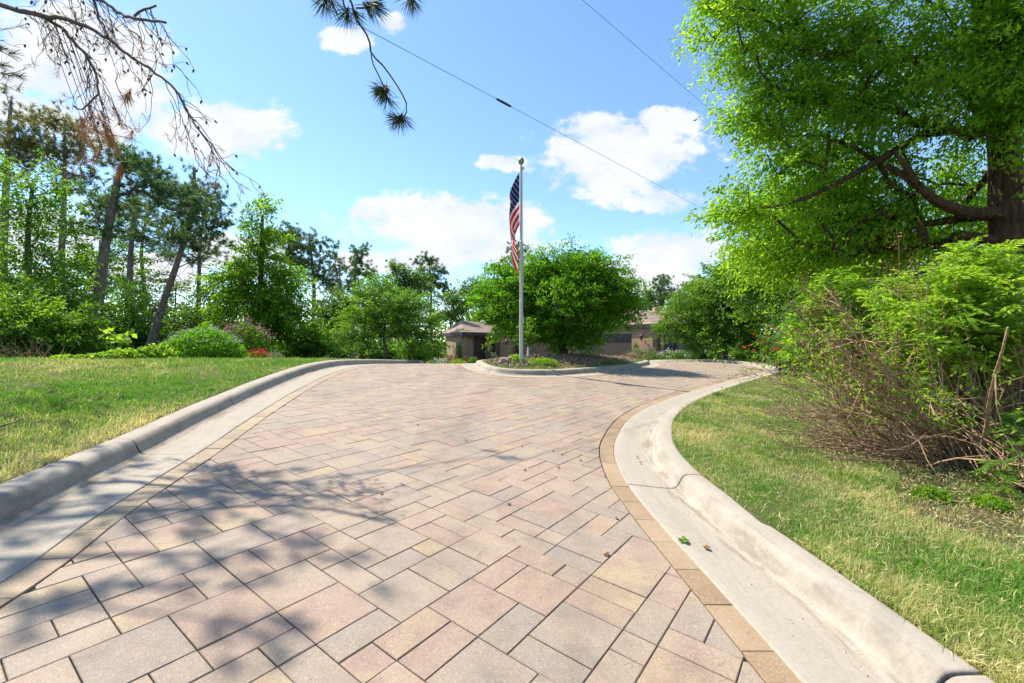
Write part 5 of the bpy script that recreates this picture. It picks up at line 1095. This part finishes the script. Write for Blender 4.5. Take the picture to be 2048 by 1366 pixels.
# ------------------------------------------------------------------ lawn grass
def sines(x, y, s, f):
    r_ = np.random.default_rng(s); o = 0
    for k in range(6):
        a_, ph, fr = r_.uniform(0, 6.28), r_.uniform(0, 6.28), f*r_.uniform(.5, 1.9); o = o+np.sin((x*math.cos(a_)+y*math.sin(a_))*fr+ph)
    return o/6
def grass(name, label, x, y, r, dry, h, seed, lean=1.0, seg=True):
    # a third of the blades gather in tufts that lean and colour alike
    n = len(x); k_ = max(8, n//45); ci = rng.integers(0, n, k_); pick = rng.random(n) < .42; own = rng.integers(0, k_, n); tc = rng.normal(0, .24, k_); tl = rng.normal(0, 1.2, k_); th = rng.uniform(.75, 1.55, k_)
    sc_ = (.018+.0035*r[ci][own]); x = np.where(pick, x[ci][own]+rng.normal(0, 1, n)*sc_, x); y = np.where(pick, y[ci][own]+rng.normal(0, 1, n)*sc_, y); r = np.where(pick, r[ci][own], r); dry = np.where(pick, dry[ci][own]+tc[own], dry)
    ok_ = ~pick
    for path_, sg_ in ((LEFT, 1), (RIGHT, -1), (ISLE, 1)):
        d_ = sg_*sdist(np.c_[x, y], path_[::3])[0]; ok_ = ok_ | (d_ > .69)
    x, y, r, dry, pick, own = x[ok_], y[ok_], r[ok_], dry[ok_], pick[ok_], own[ok_]
    n = len(x); z = GZ(x, y)
    hh = h*rng.uniform(.45, 1.25, n)*(1+.25*sines(x, y, seed+3, 3))*np.where(pick, th[own], 1); wd = (.0019+.00062*r)*rng.uniform(.7, 1.3, n)
    la = sines(x, y, seed+7, 2.2)*3.1+rng.normal(0, 1.1, n)+np.where(pick, tl[own], 0); ln = np.abs(rng.normal(.55, .35, n))*lean
    dirv = np.stack([np.cos(la), np.sin(la), 0*la], 1); up = np.array([0, 0, 1.]); an2 = rng.uniform(0, 6.28, n); sd = np.stack([np.cos(an2), np.sin(an2), 0*an2], 1)*wd[:, None]*.5
    B = np.stack([x, y, z-.004], 1); mid = B+up*(hh*.6)[:, None]*(1/(1+.5*ln))[:, None]+dirv*(hh*.28*ln)[:, None]; tip = mid+up*(hh*.42*(1-.7*np.minimum(ln, 1.3)))[:, None]+dirv*(hh*.55*ln)[:, None]
    ti = np.clip(dry+.20*sines(x, y, seed+9, 24)+rng.normal(0, .24, n), 0, 1); A = np.stack([ti, ti, ti, ti], 1); mb = MB()
    v = np.stack([B-sd, B+sd, mid+sd*.8, mid-sd*.8, tip], 1); i = np.arange(n)*5
    mb.add(v.reshape(-1, 3), tri=np.stack([i+3, i+2, i+4], 1), quad=np.stack([i, i+1, i+2, i+3], 1), a=np.repeat(A, 5, 0))
    return tag(mb.build(name, M['grass']), label, 'grass', kind='stuff')
def polar(n, a0, a1, r0, r1):
    r = r0*np.exp(rng.random(n)*math.log(r1/r0)); a_ = rng.uniform(R(a0), R(a1), n); return r*np.sin(a_), r*np.cos(a_), r
# right lawn
x, y, r = polar(290000, 16, 62, 1.9, 17); q = np.c_[x, y]; sdv = -sdist(q, RIGHT[::2])[0]
bed = x > 3.35+.28*(y-3.5)+.25*np.sin(y*3)
vis_ = (CX+x/y*F < 2150)
keep = (sdv > .675) & vis_ & (~bed | (rng.random(len(x)) < np.where(y > 9, .7, .10))); x, y, r = x[keep], y[keep], r[keep]
dry = .48+.55*sines(x, y, 31, 2.6)+.25*sines(x, y, 32, 7)+.12*np.clip((y-5)/4, 0, 1)-.10; grass('dry_lawn_grass', 'yellowing lawn grass between the curving kerb and the twiggy shrub', x, y, r, dry, .062, 40, 1.45)
# left lawn
x, y, r = polar(290000, -62, -8, 2.6, 16); q = np.c_[x, y]; sdv = sdist(q, LEFT[::2])[0]; keep = (sdv > .69) & (CX+x/y*F > -120) & ((.8*y-.6*x) < 13.2); x, y, r, sdv = x[keep], y[keep], r[keep], sdv[keep]
dry = .24+.75*sines(x, y, 51, 1.5)+.25*sines(x, y, 52, 5)+.35*np.exp(-(sdv-.64)/.25); grass('lawn_grass', 'green lawn grass with straw patches on the left slope', x, y, r, dry, .070, 60, 1.3)
def clippings(label, pth, sg_, a0, a1, n):
    x, y, r = polar(n, a0, a1, 2.0, 10); q = np.c_[x, y]; d_ = sg_*sdist(q, pth[::2])[0]; k = (d_ > .66) & (CX+x/y*F < 2150) & (CX+x/y*F > -120); x, y, r = x[k], y[k], r[k]; mb = MB()
    leaves(mb, np.c_[x, y, GZ(x, y)+rng.uniform(.015, .05, len(x))], .07, up=1.6, wid=.07, droop=0, tint=.8); tag(mb.build('grass_clippings', M['grass']), label, 'clippings', kind='stuff')
clippings('straw clippings lying on the dry lawn by the shrub', RIGHT, -1, 16, 62, 9000); clippings('straw clippings lying on the green lawn', LEFT, 1, -62, -10, 9000)
# island and far lawn
n = 60000; q = np.c_[rng.uniform(-1.6, 6.2, n), rng.uniform(11.3, 20.5, n)]; c = sdist(q, ISLE)[0]; edge = .92+.16*np.sin(q[:, 0]*2.3); keep = (c > .66) & (c < edge+.1); q = q[keep]; c = c[keep]
grass('island_grass', 'grass ring inside the island kerb', q[:, 0], q[:, 1], np.full(len(q), 12.), .42+.5*sines(q[:, 0], q[:, 1], 71, 2)+.3*np.exp(-(c-.6)/.2)-.25*(q[:, 0] > 3), .055, 70, .9)
n = 42000; q = np.c_[rng.uniform(6.5, 17, n), rng.uniform(18.5, 28, n)]; sdv = -sdist(q, RIGHT[::2])[0]; keep = (sdv > .69) & (sdv < 4); q = q[keep]
grass('far_lawn_grass', 'bright strip of grass between the far kerb and the hostas', q[:, 0], q[:, 1], np.full(len(q), 20.), .22+.3*sines(q[:, 0], q[:, 1], 81, 1.5), .07, 80, .7)
# ------------------------------------------------------------------ fallen leaves and a stick
def gpt(px, py):
    a_, b_ = (px-CX)/F, (py-HY)/F; Y = EYE/(b_+SX*a_+SY); return a_*Y, Y
def fallen(px, py, size, mt, label, zoff=.012, group=None, lobes=5):
    x, y = gpt(px, py); n = lobes*4; an = np.linspace(0, 2*math.pi, n, endpoint=False)+rng.uniform(0, 6); r_ = size*.5*(.5+.5*np.abs(np.cos(an*lobes/2))**.7); P = np.stack([x+r_*np.cos(an), y+r_*np.sin(an)], 1)
    zc = hz(x, y)+zoff; z = Hf(P[:, 0], P[:, 1])+zoff*.4+.35*size*np.abs(np.sin(an*1.5))*rng.uniform(.4, 1); v = np.vstack([np.c_[P, z], [[x, y, zc]]]); i = np.arange(n)
    ti = rng.random(); mb = MB(); mb.add(v, tri=np.stack([i, (i+1) % n, np.full(n, n)], 1), a=(ti, ti, ti, 1)); s = np.array([x, y, zc]); e = s+np.array([size*.6*math.cos(px), size*.6*math.sin(px), .004]); mb.tube([s, lerp(s, e, .5)+np.array([0, 0, .006]), e], .0016, 4, a=(ti, ti, ti, 1))
    o = mb.build('fallen_leaf', M[mt], origin=(x, y, zc)); md = o.modifiers.new('thick', 'SOLIDIFY'); md.thickness = .0008; return tag(o, label, 'leaf', group)
fallen(1367, 1098, .085, 'leaf_lime', 'fresh green leaf lying in the gutter')
fallen(1413, 1112, .05, 'dry', 'curled yellow-brown leaf in the gutter beside the green leaf')
fallen(1213, 1126, .045, 'needle_dead', 'orange-brown leaf on a grey paver near the gutter')
for px, py in ((763, 997), (1018, 1020), (1050, 949), (1117, 944), (1044, 900), (1106, 909), (1124, 917), (1161, 929), (1281, 934), (1275, 922), (933, 889), (1233, 1050), (745, 773), (758, 779), (835, 855)):
    fallen(px, py, .032, 'dry', 'tiny dry brown leaf scrap on the pavers', group='dry leaf scraps on the drive', lobes=4)
mb = MB()
for path_, sg_ in ((LEFT, 1), (RIGHT, -1)):
    nn_ = normals(path_)*sg_; ids = rng.integers(25, 130, 420); u_ = np.where(rng.random(420) < .7, rng.normal(.37, .05, 420), rng.uniform(.0, .42, 420)); u_ = np.clip(u_, .01, .43); q = path_[ids]+nn_[ids]*u_[:, None]+rng.normal(0, .02, (420, 2)); leaves(mb, np.c_[q, Hf(q[:, 0], q[:, 1])+.006], .012, up=2.5, wid=.5, droop=0)
q = np.c_[rng.uniform(-3, 1, 500), rng.uniform(1.9, 9, 500)]; ok_ = (sdist(q, LEFT)[0] < -.05) & (sdist(q, RIGHT)[0] > .05); q = q[ok_]; leaves(mb, np.c_[q, Hf(q[:, 0], q[:, 1])+.005], .010, up=2.5, wid=.5, droop=0)
tag(mb.build('gutter_debris', M['litter']), 'crumbs of dry leaf and bark scattered in the gutters', 'debris', kind='stuff')
mb = MB(); P = np.array([gpt(-10, 900)+(0,), gpt(18, 890)+(0,), gpt(38, 884)+(0,)]); P[:, 2] = GZ(P[:, 0], P[:, 1])+.05; mb.tube(P, [.010, .009, .006], 6); tag(mb.build('fallen_stick', M['bark_twig']), 'short dead stick lying in the left lawn', 'stick')
# ------------------------------------------------------------------ woods far behind
mb = MB()
for x in np.arange(-95, 90, 2.4):
    Y = rng.uniform(56, 70); px = CX+x/Y*F; g = hz(x, Y); top = EYE+(HY-(rng.uniform(635, 662) if px < 640 else rng.uniform(600, 640)))/F*Y
    n = 420; h_ = max(2.0, top-g); d_ = unit(rng.normal(size=(n, 3))); C = np.array([x, Y, g+h_*.5])+d_*(rng.random((n, 1))**.4)*np.array([2.6, 2.0, h_*.56]); leaves(mb, C, .55, wid=.7)
tag(mb.build('far_woods', M['leaf_dark']), 'distant dark green woods closing the view behind the house', 'woods', kind='stuff')
